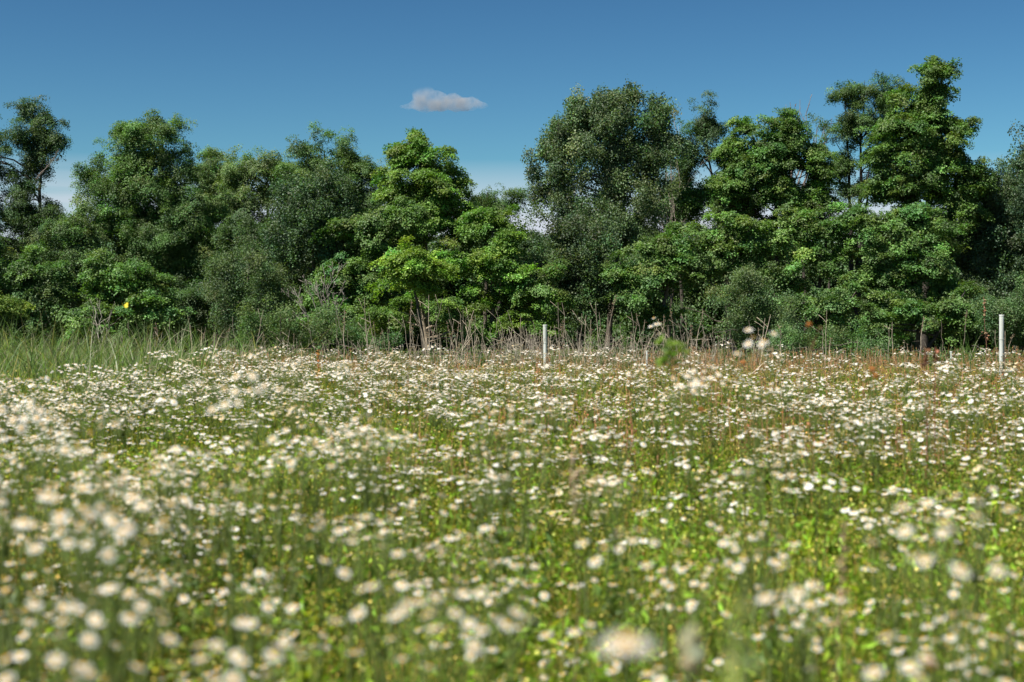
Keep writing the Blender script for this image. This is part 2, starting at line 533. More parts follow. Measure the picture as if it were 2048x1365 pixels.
def tree(name, label, cat, Y, lobes, base, color, style='maple', group=None, bark=(0.10, 0.085, 0.065), trunk_r=0.12, seed=0,
         tip=None, dens=1.0, cover=1.0, leaf=1.0, rb=(0.30, 0.66), nbr=26, fork=None, twigs=True, back=0.3, stems=1, limb_k=1.0):
    r = np.random.default_rng(1000 + seed)
    LW = lobes_world(lobes, Y)
    b = P(base[0], 711, Y + (base[1] if len(base) > 1 else 0)); b[2] = -0.05
    o = empty(name, (b[0], b[1], 0))
    tag(o, label, cat, group)
    acc, B = make_crown(LW, color, r, rb=rb, style=style, leaf=leaf, dens=dens, cover=cover, back=back)
    off = np.array([b[0], b[1], 0.0])
    crown_obj('crown', acc, off, o)
    # trunk, leaning gently through the crown to its tip
    top = max(LW, key=lambda L: L[0][2] + L[1][2])
    tp = np.array(top[0]) + [0, 0, top[1][2] * 0.55] if tip is None else P(tip[0], tip[1], Y)
    ta = Acc()
    bt = np.asarray(bark)
    for s in range(stems):
        bb = b + (np.array([r.uniform(-0.5, 0.5), r.uniform(-0.3, 0.3), 0]) if s else 0)
        tt = tp if s == 0 else np.array(LW[r.integers(len(LW))][0])
        k = 12
        path = curve_path(bb, tt, k, 0, 0.004, r)
        t = np.linspace(0, 1, k)
        if s == 0: main, mt = path, t
        rad = 0.72 * trunk_r * (1 - t) ** 0.8 * (0.7 if s else 1) + 0.018
        rad[0] *= 1.25
        V, Fq, C = tubes(path[None], rad[None], bt, 8)
        ta.add(V - off, Fq, C)
    tk = obj('trunk', ta.build('trunk', M_BARK, True), o)
    ba = Acc()
    limb_ends = []
    for (c, rad) in LW:
        hh = c[2] - b[2]
        zt = np.clip((hh - 0.9 * rad[2]) / max(tp[2] - b[2], 0.1), 0.12, 0.92)
        iz = zt * (len(main) - 1)
        i0 = int(iz); f = iz - i0
        s0 = main[i0] * (1 - f) + main[min(i0 + 1, len(main) - 1)] * f
        L = np.linalg.norm(c - s0)
        if L < 0.4: 
            limb_ends.append(np.stack([s0, c])); continue
        pth = curve_path(s0, c, 7, 0.06, 0.02, r)
        r0 = min(trunk_r * 0.6 * (1 - zt) + 0.03, 0.012 * L + 0.03) * limb_k
        V, Fq, C = tubes(pth[None], np.linspace(r0, 0.02, 7)[None], bt, 5)
        ba.add(V - off, Fq, C)
        limb_ends.append(pth)
    # branches out to boughs
    pick = r.permutation(len(B))[:nbr * 2 if nbr > 40 else nbr]
    pths, rads = [], []
    allp = np.concatenate(limb_ends + [main[3:]])
    for j in pick:
        e = B[j, :3]
        cand = allp[allp[:, 2] < e[2] + 0.1]
        if not len(cand): continue
        s0 = cand[np.argmin(np.linalg.norm(cand - e, axis=1))]
        pths.append(curve_path(s0, e, 5, 0.05, 0.03, r))
        rads.append(np.linspace(0.028, 0.008, 5))
    if pths:
        V, Fq, C = tubes(np.array(pths), np.array(rads), bt, 3)
        ba.add(V - off, Fq, C)
    if ba.V:
        bo = obj('branches', ba.build('branches', M_BARK, True), o)
        bo['kind'] = 'stuff'
    return o

MAPLE = (0.062, 0.120, 0.018)
BRIGHT = (0.105, 0.190, 0.018)
MID = (0.058, 0.105, 0.022)
DARK = (0.035, 0.066, 0.022)
BLUE = (0.040, 0.068, 0.032)
GREY = (0.070, 0.098, 0.040)
ASH = (0.058, 0.098, 0.026)
SHR = (0.075, 0.120, 0.035)

T = tree
# ---- rear row
T('walnut_tree', 'tall dark tree at the left edge with one crooked bough reaching up and right', 'tree', 62,
  [(90, 245, 36, 20), (66, 232, 18, 10), (118, 285, 26, 20), (70, 275, 30, 26), (60, 310, 36, 34), (20, 330, 50, 60), (62, 370, 26, 48), (-30, 300, 40, 60),
   (10, 430, 55, 36), (75, 440, 42, 50), (100, 500, 62, 70), (30, 520, 60, 60), (-60, 430, 70, 110)], (60,), DARK, 'ash', seed=1, trunk_r=0.18, cover=0.75,
  tip=(88, 260), rb=(0.3, 0.55), nbr=60, dens=0.9)
T('oak_tree', 'big spreading green tree with a domed top, left of the lighter trees', 'tree', 60,
  [(312, 300, 74, 44), (286, 272, 22, 18), (325, 270, 34, 18), (262, 335, 40, 34), (370, 345, 40, 44), (205, 372, 52, 44), (280, 400, 90, 70), (370, 430, 70, 70), (215, 455, 66, 50),
   (300, 500, 95, 60), (400, 520, 55, 80), (340, 590, 90, 60)], (310,), MID, 'ash', seed=2, trunk_r=0.28, nbr=40)
T('tree', 'lighter green tree filling the dip right of the big domed tree', 'tree', 66,
  [(428, 345, 44, 36), (410, 400, 50, 60), (455, 430, 50, 70), (440, 520, 60, 70)], (430,), (0.075, 0.125, 0.03), 'ash', seed=3, nbr=20)
T('ash_tree', 'pale grey-green tree with a broad rounded top, left of the dark tree', 'tree', 63,
  [(525, 345, 58, 44), (482, 345, 34, 34), (545, 320, 24, 22), (560, 400, 50, 60), (490, 420, 55, 70), (520, 500, 60, 70)], (520,), (0.082, 0.122, 0.036), 'ash', seed=4, nbr=24)
T('black_walnut_tree', 'dark green tree with a tufted top and a side bough reaching right', 'tree', 61,
  [(648, 320, 56, 36), (612, 318, 24, 28), (680, 310, 26, 24), (640, 370, 66, 44), (700, 375, 40, 34), (742, 352, 20, 12), (728, 395, 30, 26), (735, 430, 28, 26),
   (690, 430, 44, 50), (660, 500, 60, 70)], (650,), MID, 'ash', seed=5, nbr=40, trunk_r=0.2, rb=(0.3, 0.62))
T('maple_tree', 'tall bright green maple with a pointed crown standing alone in the middle', 'tree', 56,
  [(842, 308, 48, 36), (842, 284, 26, 16), (845, 335, 62, 36), (838, 362, 74, 40), (900, 400, 46, 40), (800, 372, 30, 34), (880, 380, 50, 50), (845, 410, 78, 50), (905, 345, 16, 22), (790, 430, 36, 34), (905, 440, 40, 50),
   (850, 470, 70, 40), (925, 480, 30, 50)], (858,), (0.085, 0.150, 0.016), 'maple', seed=6, trunk_r=0.2, bark=(0.24, 0.19, 0.14), nbr=40)
T('tree', 'thin-crowned tree just right of the pointed maple, sky showing through', 'tree', 64,
  [(975, 400, 30, 28), (940, 405, 28, 30), (995, 440, 34, 36), (1016, 416, 14, 12), (950, 460, 36, 40), (990, 485, 28, 36)], (970,), ASH, 'ash', seed=7, dens=0.8, nbr=40,
  rb=(0.28, 0.5))
T('tree', 'small bluish tree in the low gap where the sky comes down farthest', 'tree', 68,
  [(1055, 496, 36, 24), (1088, 500, 18, 24), (1030, 520, 34, 34), (1080, 540, 46, 50)], (1060,), BLUE, 'poplar', seed=8, nbr=12)
T('cottonwood_tree', 'broad grey-green cottonwood with many upright tufts, right of the sky gap', 'tree', 57,
  [(1221, 254, 56, 37), (1205, 221, 22, 20), (1235, 212, 18, 17), (1269, 216, 17, 22), (1296, 244, 20, 25), (1152, 263, 39, 30), (1147, 232, 17, 15), (1116, 291, 32, 29), (1093, 306, 15, 17),
   (1320, 287, 30, 22), (1301, 320, 30, 34), (1229, 324, 77, 60), (1152, 353, 51, 43), (1096, 371, 29, 25), (1075, 354, 13, 10), (1090, 400, 24, 22), (1258, 400, 68, 51), (1166, 428, 56, 43),
   (1320, 273, 18, 12), (1224, 465, 60, 43)], (1214,), (0.066, 0.098, 0.044), 'poplar', seed=9, trunk_r=0.15, bark=(0.12, 0.10, 0.08),
  nbr=60, rb=(0.32, 0.62))
T('tree', 'loose green tree tucked under the right shoulder of the cottonwood', 'tree', 62,
  [(1350, 380, 38, 30), (1320, 400, 40, 36), (1375, 365, 22, 18), (1350, 430, 40, 34), (1300, 460, 50, 40), (1375, 402, 20, 20)], (1330,), MID, 'ash', seed=10, nbr=40, rb=(0.3, 0.55), dens=0.85)
T('ash_tree', 'narrow dark tree leaning left of the wide maple, tall and thin', 'tree', 61,
  [(1412, 245, 30, 28), (1410, 285, 36, 32), (1402, 320, 32, 28), (1430, 345, 26, 28), (1385, 305, 18, 18), (1440, 400, 30, 40)], (1470,), DARK, 'ash', seed=11, tip=(1410, 235), nbr=40,
  rb=(0.28, 0.5), dens=0.9)
T('maple_tree', 'wide rounded green maple with dead twigs standing behind its top', 'tree', 58,
  [(1545, 265, 56, 36), (1510, 285, 44, 36), (1560, 300, 66, 36), (1500, 350, 60, 36), (1420, 410, 44, 34), (1600, 380, 56, 36), (1590, 290, 34, 36), (1480, 330, 42, 36), (1540, 330, 70, 44), (1610, 350, 40, 44), (1480, 390, 56, 40), (1560, 400, 70, 44), (1620, 425, 34, 30),
   (1450, 365, 30, 26), (1540, 455, 60, 26)], (1560,), MAPLE, 'maple', seed=12, trunk_r=0.24, nbr=50, bark=(0.07, 0.06, 0.05))
T('locust_tree', 'open airy tree showing its forked limbs against the sky', 'tree', 60,
  [(1690, 205, 32, 30), (1672, 240, 24, 24), (1728, 200, 28, 26), (1770, 195, 32, 24), (1700, 270, 34, 24), (1735, 262, 24, 22), (1768, 245, 26, 24), (1688, 315, 36, 24), (1680, 365, 34, 24),
   (1730, 395, 34, 18), (1670, 400, 34, 30), (1740, 330, 24, 18)], (1712,), (0.046, 0.082, 0.022), 'ash', seed=13, tip=(1722, 240), trunk_r=0.2, bark=(0.045, 0.04, 0.035),
  cover=0.55, dens=0.8, rb=(0.24, 0.42), nbr=70, limb_k=1.0, stems=3)
T('maple_tree', 'tallest tree, a towering maple with a narrow top rising near the right edge', 'tree', 57,
  [(1872, 165, 34, 28), (1868, 205, 36, 34), (1800, 260, 50, 36), (1900, 280, 50, 40), (1785, 345, 56, 36), (1855, 270, 60, 34), (1910, 330, 50, 36), (1940, 385, 40, 30), (1850, 150, 14, 12), (1888, 148, 14, 14), (1855, 250, 46, 34), (1810, 225, 40, 28), (1830, 290, 66, 40), (1885, 300, 44, 50), (1800, 320, 54, 36),
   (1860, 355, 80, 40), (1925, 350, 40, 34), (1950, 350, 22, 16), (1810, 390, 52, 30), (1880, 410, 80, 36), (1930, 400, 36, 30), (1850, 440, 60, 20)], (1845,), (0.066, 0.122, 0.018), 'maple', seed=14, trunk_r=0.28,
  tip=(1868, 170), nbr=60, bark=(0.07, 0.06, 0.05))
T('oak_tree', 'dense dark bluish tree cut off by the right edge of the picture', 'tree', 58,
  [(2045, 340, 40, 44), (2070, 400, 90, 80), (2000, 400, 40, 40), (1970, 430, 50, 44), (2020, 470, 80, 60), (1960, 510, 60, 60), (2060, 560, 90, 80), (1990, 600, 60, 50), (2120, 480, 70, 160)],
  (2040,), BLUE, 'poplar', seed=15, nbr=20, trunk_r=0.26)
# ---- front row
T('elm_tree', 'dark rounded tree with rolling dense foliage below the tufted top', 'tree', 55,
  [(630, 415, 72, 44), (600, 460, 66, 50), (680, 455, 56, 44), (650, 500, 60, 40), (560, 500, 50, 50)], (620,), (0.036, 0.068, 0.030), 'poplar', seed=16, nbr=10)
T('maple_tree', 'mid-green maple with bright top sprays left of the pointed maple', 'tree', 54,
  [(720, 480, 56, 40), (770, 465, 50, 34), (700, 540, 56, 44), (750, 560, 60, 44), (810, 445, 44, 22), (720, 620, 50, 40), (660, 600, 36, 46)], (730,), (0.072, 0.128, 0.024), 'maple', seed=17, nbr=16)
T('young_maple_tree', 'small yellow-green maple glowing in the sun before the tall pointed one', 'tree', 49,
  [(818, 525, 40, 28), (850, 545, 30, 22), (795, 545, 26, 20), (822, 555, 44, 18)], (852,), (0.125, 0.195, 0.020), 'maple', seed=18, nbr=14, trunk_r=0.08, rb=(0.3, 0.6), cover=1.2)
T('maple_tree', 'bright green layered maple right of the yellow-green one, dark hollow beneath', 'tree', 53,
  [(985, 450, 34, 36), (950, 520, 70, 24), (985, 490, 50, 36), (1010, 560, 40, 40), (915, 535, 44, 18), (1015, 620, 30, 36), (960, 590, 30, 24)], (985,), (0.090, 0.160, 0.018), 'maple', seed=19, nbr=20)
T('maple_tree', 'small maple with low leafy sprays beside the pale bare trunk', 'tree', 51,
  [(840, 610, 40, 16), (790, 625, 44, 20), (760, 640, 40, 16), (890, 620, 36, 22), (930, 640, 40, 22)], (858,), (0.085, 0.145, 0.024), 'maple', seed=20, nbr=26, rb=(0.3, 0.55), trunk_r=0.12,
  bark=(0.26, 0.21, 0.15))
T('maple_tree', 'low bright maple under the cottonwood just behind the middle white tube', 'tree', 52,
  [(1080, 600, 44, 34), (1050, 640, 30, 26), (1105, 620, 30, 24), (1090, 560, 36, 30)], (1090,), (0.085, 0.150, 0.020), 'maple', seed=21, nbr=16, trunk_r=0.08)
T('aspen_tree', 'dark grey-green tree hanging over the hollow at the foot of the cottonwood', 'tree', 54,
  [(1150, 490, 66, 50), (1110, 575, 34, 40), (1180, 560, 60, 50), (1060, 560, 30, 44), (1130, 610, 50, 40)], (1160,), (0.048, 0.072, 0.032), 'poplar', seed=22, nbr=14)
T('maple_tree', 'green maple with drooping sprays right of the cottonwood trunk', 'tree', 53,
  [(1300, 520, 60, 40), (1340, 560, 56, 40), (1280, 590, 50, 34), (1360, 500, 50, 40), (1320, 620, 60, 20), (1250, 560, 40, 30), (1290, 640, 40, 12)], (1301,), (0.062, 0.115, 0.022), 'maple', seed=23, nbr=26)
T('maple_tree', 'light green maple below the wide rounded one, tops catching the sun', 'tree', 54,
  [(1440, 460, 50, 36), (1400, 480, 40, 34), (1490, 480, 44, 34), (1450, 520, 60, 44), (1500, 560, 50, 40), (1410, 560, 44, 40)], (1460,), (0.080, 0.140, 0.024), 'maple', seed=24, nbr=18)
T('maple_tree', 'light green maple with sunny shelves of leaves beside two dark trunks', 'tree', 54,
  [(1600, 440, 44, 22), (1660, 430, 40, 18), (1580, 490, 56, 34), (1650, 480, 44, 34), (1620, 550, 50, 40), (1570, 560, 40, 40)], (1620,), (0.078, 0.138, 0.026), 'maple', seed=25, nbr=22, bark=(0.06, 0.05, 0.04))
T('maple_tree', 'spreading light green maple in front of the tallest tree', 'tree', 53,
  [(1760, 450, 50, 24), (1845, 435, 44, 22), (1740, 490, 50, 28), (1800, 480, 54, 28), (1870, 480, 44, 28), (1780, 540, 70, 36), (1850, 540, 54, 40), (1740, 590, 60, 34), (1820, 610, 70, 34), (1890, 590, 40, 36)],
  (1835,), (0.072, 0.130, 0.026), 'maple', seed=26, nbr=30)
T('willow_shrub', 'tall grey-green leafy shrub with fine leaves right of the tangle of dead stems', 'shrub', 47,
  [(1425, 640, 30, 30), (1475, 640, 34, 30), (1450, 600, 26, 22), (1545, 610, 34, 30), (1570, 650, 28, 34), (1500, 590, 28, 20)], (1490,), (0.085, 0.125, 0.045), 'bush', seed=27, nbr=30, rb=(0.22, 0.42), cover=0.8, dens=0.8, stems=4, trunk_r=0.05)
T('maple_sapling', 'low maple sapling with flat leaf layers beside the leaning dead stem', 'tree', 48,
  [(1650, 640, 50, 22), (1620, 610, 40, 20), (1690, 620, 40, 26), (1660, 675, 40, 20)], (1655,), (0.072, 0.13, 0.03), 'maple', seed=28, nbr=14, trunk_r=0.06, rb=(0.3, 0.55))
T('maple_tree', 'young maple with low sprays around the dark hollow near the right tube', 'tree', 51,
  [(1790, 650, 40, 18), (1760, 660, 30, 14), (1850, 640, 50, 20), (1900, 640, 34, 26), (1930, 600, 36, 30), (1870, 620, 40, 20)], (1842,), (0.066, 0.12, 0.024), 'maple', seed=29, nbr=20, rb=(0.3, 0.5), trunk_r=0.09,
  bark=(0.05, 0.045, 0.04))
T('shrub', 'dense green bush right behind the tall white tube', 'shrub', 46,
  [(2030, 640, 40, 40), (2060, 680, 50, 40), (2020, 695, 26, 24), (2080, 620, 50, 60)], (2045,), (0.055, 0.095, 0.03), 'bush', seed=30, nbr=8, rb=(0.25, 0.5), stems=4, trunk_r=0.04)
T('maple_tree', 'sunlit green maple low on the left beneath the big domed tree', 'tree', 50,
  [(240, 545, 54, 28), (290, 560, 50, 30), (220, 580, 50, 24), (310, 600, 54, 30), (250, 620, 76, 30), (200, 640, 40, 30), (340, 640, 50, 26), (280, 660, 60, 24)], (250,), (0.075, 0.135, 0.028), 'maple', seed=31, nbr=20)
T('dogwood_shrub', 'grey-green shrubby tree with rounded clumps right of the dark hollow', 'shrub', 49,
  [(470, 570, 40, 44), (500, 530, 40, 30), (450, 620, 34, 30), (500, 610, 40, 40), (460, 670, 30, 28), (550, 590, 40, 50)], (480,), (0.066, 0.1, 0.038), 'bush', seed=32, nbr=10, cover=0.8, dens=0.85, stems=3, trunk_r=0.06, rb=(0.28, 0.5))
T('shrub', 'leafy green bush at the wood edge in front of the bare branched shrub', 'shrub', 45,
  [(560, 640, 30, 20), (590, 668, 40, 18), (530, 660, 34, 22), (640, 690, 40, 16), (505, 670, 24, 14)], (570,), SHR, 'bush', seed=33, nbr=8, cover=0.6, stems=4, trunk_r=0.03, rb=(0.22, 0.42))
T('shrub', 'round green bush left of the pale trunk with straight dead stems before it', 'shrub', 46,
  [(705, 675, 28, 16), (740, 690, 34, 16), (660, 660, 26, 18)], (705,), SHR, 'bush', seed=34, nbr=8, cover=0.6, stems=4, trunk_r=0.03, rb=(0.22, 0.42))
T('maple_tree', 'dark leafy tree at the left edge with a bright lower spray', 'tree', 52,
  [(20, 600, 50, 40), (60, 560, 60, 50), (-40, 560, 70, 90), (110, 600, 46, 60), (10, 660, 44, 24), (60, 640, 50, 30)], (30,), (0.05, 0.095, 0.022), 'maple', seed=35, nbr=16)
T('young_maple_tree', 'small patch of yellow-green maple at the very left edge', 'tree', 48,
  [(0, 590, 24, 20), (-30, 605, 36, 26), (10, 675, 30, 22)], (-8,), (0.11, 0.175, 0.018), 'maple', seed=36, nbr=6, trunk_r=0.07, rb=(0.25, 0.5))
T('ash_tree', 'slim grey-green tree between the left edge tree and the domed one', 'tree', 57,
  [(140, 480, 40, 50), (150, 550, 44, 60), (190, 510, 30, 50), (110, 560, 30, 60)], (150,), (0.052, 0.092, 0.028), 'ash', seed=37, nbr=16)
T('tree', 'dark tree standing in the shade behind the grey-green shrubby tree', 'tree', 58,
  [(420, 600, 60, 60), (480, 500, 50, 60), (560, 560, 50, 70), (380, 640, 50, 40)], (440,), DARK, 'ash', seed=38, nbr=16)
T('shrub', 'low bush at the foot of the wood under the light green shelves', 'shrub', 46,
  [(1600, 690, 36, 22), (1680, 695, 30, 14), (1740, 690, 40, 14), (1560, 700, 26, 16)], (1640,), (0.06, 0.11, 0.034), 'bush', seed=39, nbr=8, cover=0.6, stems=5, trunk_r=0.03, rb=(0.22, 0.42))
# beyond both edges
T('tree', 'tree standing beyond the left edge of the picture', 'tree', 58,
  [(-170, 400, 80, 90), (-150, 540, 90, 90), (-240, 480, 80, 120)], (-170,), MID, 'ash', seed=41, nbr=8, dens=0.7)
T('tree', 'tree standing beyond the right edge of the picture', 'tree', 58,
  [(2260, 420, 90, 120), (2240, 580, 100, 90)], (2250,), MID, 'ash', seed=42, nbr=8, dens=0.7)

# ---- woodland behind, one mass: shaded trunks and foliage
r = np.random.default_rng(50)
lob = []
for k in range(70):
    px = -260 + 2560 * k / 69 + r.uniform(-15, 15)
    Yb = r.uniform(66, 80)
    lob.append((px, r.uniform(530, 575), r.uniform(60, 85), r.uniform(45, 60), Yb - 60))
    if k % 2:
        lob.append((px + r.uniform(-20, 20), r.uniform(600, 640), 80, 60, Yb - 60))
    lob.append((px + r.uniform(-20, 20), r.uniform(670, 695), 80, 40, Yb - 61))
acc, B = make_crown(lobes_world(lob, 60), (0.042, 0.075, 0.022), r, rb=(0.6, 1.1), style='ash', leaf=1.7, dens=0.8, cover=1.0, back=0.15)
bw = crown_obj('woodland', acc, np.zeros(3))
tag(bw, 'mass of shaded woodland foliage behind the front trees', kind='stuff')
n = 130
bx = r.uniform(-34, 34, n); by = r.uniform(62, 84, n)
ps, rs = [], []
for a, b_ in zip(bx, by):
    ps.append(curve_path((a, b_, -0.1), (a + r.normal() * 0.5, b_, r.uniform(3.5, 5)), 5, 0, 0.01, r)); rs.append(np.linspace(r.uniform(0.08, 0.18), 0.05, 5))
V, Fq, C = tubes(np.array(ps), np.array(rs), (0.07, 0.06, 0.05), 5)
wt = obj('woodland_trunks', mesh('woodland_trunks', V, Fq, M_BARK, C, True))
tag(wt, 'dim trunks deep in the shaded wood', kind='stuff')
print('LEAVES', LEAFCOUNT)

# ------------------------------------------------------------------ bare trees and dead stems
def bare_tree(name, label, Y, base_px, base_py, ends, col_, r0, seed, sub=3, group=None, cat='bare tree', spread=0.5, up=0.3, start_z=None, ln=1.0):
    r = np.random.default_rng(seed)
    b = P(base_px, base_py, Y)
    z0 = max(b[2], -0.05) if start_z is None else start_z
    b[2] = z0
    o = empty(name, (b[0], b[1], 0)); tag(o, label, cat, group)
    off = np.array([b[0], b[1], 0])
    tr, brs = Acc(), Acc()
    for i, (ex, ey) in enumerate(ends):
        e = P(ex, ey, Y + r.uniform(-0.6, 0.6))
        pth = curve_path(b, e, 9, 0.0, 0.018, r)
        L = np.linalg.norm(e - b)
        V, Fq, C = tubes(pth[None], (np.linspace(r0 * (1 if i == 0 else 0.7), 0.010, 9))[None], col_, 5)
        (tr if i == 0 else brs).add(V - off, Fq, C)
        level = [(pth, r0 * 0.5)]
        for s in range(sub):
            nxt = []
            for pt, rr in level:
                for q in range(r.integers(2, 5)):
                    k = r.integers(3, len(pt) - 1) if len(pt) > 5 else r.integers(1, len(pt) - 1)
                    d = unit(pt[min(k + 1, len(pt) - 1)] - pt[k - 1])
                    dd = unit(d + r.normal(size=3) * spread + [0, 0, up * 0.5])
                    l2 = np.linalg.norm(pt[-1] - pt[0]) * r.uniform(0.25, 0.5) * ln
                    p2 = curve_path(pt[k], pt[k] + dd * l2, 5, 0.03, 0.035, r)
                    V, Fq, C = tubes(p2[None], np.linspace(max(rr * 0.55, 0.009), 0.006, 5)[None], col_, 3)
                    brs.add(V - off, Fq, C)
                    nxt.append((p2, rr * 0.55))
            level = nxt
    obj('trunk', tr.build('trunk', M_DRY, True), o)
    bb = obj('branches', brs.build('branches', M_DRY), o); bb['kind'] = 'stuff'
    return o

bare_tree('bare_shrub', 'bare grey spreading shrub in front of the dark green wood', 47, 652, 690,
          [(632, 560), (590, 600), (612, 560), (660, 545), (575, 625), (600, 640), (690, 590), (560, 660), (645, 530)], (0.24, 0.215, 0.18), 0.030, 61, 3, cat='bare shrub')
bare_tree('dead_tree', 'leafless dead treetop of fine twigs between the two right maples', 66, 1592, 420,
          [(1580, 205), (1618, 208), (1562, 238), (1600, 200), (1642, 240), (1664, 236), (1655, 262)], (0.22, 0.18, 0.15), 0.07, 62, 2, spread=0.30, up=0.2, start_z=P(1592, 420, 66)[2], ln=0.5)
bare_tree('dead_tree', 'small leafless tree against the sky beside the cottonwood', 60, 1342, 380,
          [(1345, 300), (1338, 298), (1352, 310), (1330, 330)], (0.24, 0.21, 0.17), 0.04, 63, 2, spread=0.3, up=0.4, start_z=0)
bare_tree('dead_sapling', 'slender leafless sapling rising in front of the sunlit left maple', 44, 205, 720,
          [(188, 612), (200, 600), (222, 620), (185, 680), (214, 660)], (0.30, 0.27, 0.22), 0.022, 64, 1, cat='bare sapling')
bare_tree('dead_branch', 'bare crooked twig reaching right from the left edge tree', 61, 72, 360,
          [(118, 300), (110, 318)], (0.22, 0.18, 0.15), 0.02, 65, 1, cat='bare branch', start_z=P(72, 360, 61)[2])

# standing dead stems at the wood edge
def stalk_proto(seed):
    r = np.random.default_rng(seed)
    a = Acc()
    H = 1.0
    pth = curve_path((0, 0, 0), (r.normal() * 0.06, r.normal() * 0.04, H), 7, 0, 0.012, r)
    c = np.array([0.36, 0.30, 0.22]) * r.uniform(0.7, 1.2)
    a.add(*tubes(pth[None], np.linspace(0.0085, 0.0035, 7)[None], c, 5))
    for k in range(max(0, r.integers(0, 5) - 2)):
        i = r.integers(3, 6)
        e = pth[i] + [r.normal() * 0.09, r.normal() * 0.05, r.uniform(0.06, 0.2)]
        a.add(*tubes(curve_path(pth[i], e, 3, 0, 0.03, r)[None], np.array([[0.005, 0.004, 0.003]]), c, 3))
    stem = a.build('stem', M_DRY)
    seedhead = None
    if seed % 3 == 0:
        b = Acc()
        n = 40
        t = r.uniform(0.72, 1.0, n)
        idx = t * 6
        pp = np.array([pth[int(v)] * (1 - (v % 1)) + pth[min(int(v) + 1, 6)] * (v % 1) for v in np.minimum(idx, 5.99)])
        pp = pp + r.normal(size=(n, 3)) * [0.014, 0.014, 0.004]
        b.add(*leaf_quads(pp, unit(r.normal(size=(n, 3))), r.uniform(0.012, 0.028, n), 0.6, vary((0.22, 0.15, 0.09), n, r, 0.2, 0.1), r))
        seedhead = b.build('seed_head', M_DRY)
    return stem, seedhead

SP = [stalk_proto(s) for s in range(9)]
r = np.random.default_rng(70)
known = [  # (px, base y, top px, top y, distance)
 (820, 740, 822, 600, 33), (858, 760, 855, 590, 36), (737, 745, 728, 598, 34), (760, 740, 738, 645, 33), (785, 750, 766, 655, 32), (702, 748, 700, 660, 34), (650, 745, 652, 680, 33),
 (835, 745, 822, 650, 30), (858, 715, 893, 600, 34), (900, 765, 858, 650, 28), (870, 770, 952, 655, 27), (948, 750, 950, 630, 35), (930, 745, 930, 632, 33), (985, 735, 998, 640, 34),
 (1000, 740, 985, 655, 34), (1010, 720, 1020, 655, 36), (1120, 740, 1116, 605, 35), (1142, 745, 1137, 605, 34), (1135, 760, 1125, 640, 33), (1168, 745, 1170, 630, 34), (1200, 740, 1190, 605, 35),
 (1204, 730, 1218, 588, 34), (1203, 740, 1203, 625, 32), (1252, 745, 1246, 650, 33), (1266, 740, 1267, 627, 34), (1280, 735, 1290, 640, 35), (1295, 745, 1284, 632, 34), (1326, 720, 1327, 630, 34),
 (1310, 700, 1330, 640, 36), (1378, 735, 1370, 628, 33), (1360, 730, 1328, 620, 35), (1230, 745, 1218, 655, 31), (1445, 740, 1440, 670, 30), (1500, 735, 1512, 655, 33), (1530, 770, 1528, 680, 26),
 (1652, 735, 1655, 655, 33), (1658, 735, 1660, 675, 33), (1785, 735, 1783, 645, 40), (1775, 735, 1778, 650, 41), (1925, 740, 1921, 620, 42), (1888, 735, 1884, 640, 42), (1995, 730, 1994, 660, 27),
 (310, 715, 300, 655, 36), (262, 720, 256, 640, 37), (240, 715, 218, 640, 38), (325, 705, 310, 645, 40), (385, 700, 378, 650, 40), (40, 720, 36, 690, 30), (120, 735, 125, 690, 28)]
lab = {}
def place_stalk(bx, by, hx, hz, Yd, k, label, group):
    st, sh = SP[k % 9]
    o = empty('dried_weed', (bx, Yd, 0), r.uniform(0, 6.28))
    tag(o, label, 'dead stem', group)
    L = math.hypot(hx - bx, hz)
    s = obj('stem', st, o)
    th = math.atan2(hx - bx, hz)
    o.rotation_euler = (0, th, 0)
    wd = r.uniform(0.8, 1.4)
    o.scale = (wd * 1.1, wd * 1.1, L)
    if sh is not None:
        obj('seed_head', sh, o)['kind'] = 'stuff'
    return o
names = {0: 'straight pale dead stem standing among others before the dark wood',
         1: 'leaning pale dead stem crossing others before the dark wood',
         2: 'short pale dead stem low in the tangle before the dark wood'}
for k, (x0, y0, x1, y1, Yd) in enumerate(known):
    a = P(x0, y0, Yd); b_ = P(x1, y1, Yd)
    # extend the stem down to the soil along its own line
    t = (b_[2]) / max(b_[2] - a[2], 0.05)
    bx = b_[0] + (a[0] - b_[0]) * t if a[2] > 0.0 else a[0]
    lean = abs(b_[0] - bx) / b_[2]
    kd = 1 if lean > 0.25 else 0
    um = (x0 + x1) / 2
    where = ('at the far left' if um < 450 else 'left of the pale trunk' if um < 800 else 'around the pale trunk' if um < 1045 else 'between the middle tube and the cottonwood trunk' if um < 1215
             else 'right of the cottonwood trunk' if um < 1480 else 'near the right tube')
    place_stalk(bx, 0, b_[0], b_[2], Yd, k, ('straight' if kd == 0 else 'leaning') + ' pale dead stem ' + where, where + ': dead stems standing at the wood edge' if kd == 0 else 'dead stems leaning at the wood edge')
cnt = 0
while cnt < 200:
    px = r.uniform(430, 1560) if r.random() < 0.85 else r.uniform(100, 2040)
    dens_ = 0.25 + 0.75 * float(field(np.array(px / 90.0), np.array(3.0), 1.0, 2.0))
    if r.random() > dens_: continue
    Yd = r.uniform(26, 42)
    top = 705 - 90 * r.random() ** 1.6
    a = P(px, top, Yd)
    if a[2] < 0.4: continue
    lean = r.normal() * 0.16
    where = ('at far left' if px < 450 else 'before the bare shrub' if px < 800 else 'around the pale trunk' if px < 1045 else 'near the middle tube' if px < 1215
             else 'under the grey-green shrub' if px < 1560 else 'toward the right tube')
    place_stalk(a[0] - lean * a[2], 0, a[0], a[2], Yd, cnt, 'short pale dead stem in the tangle ' + where, where + ': short dead stems in the tangle')
    cnt += 1

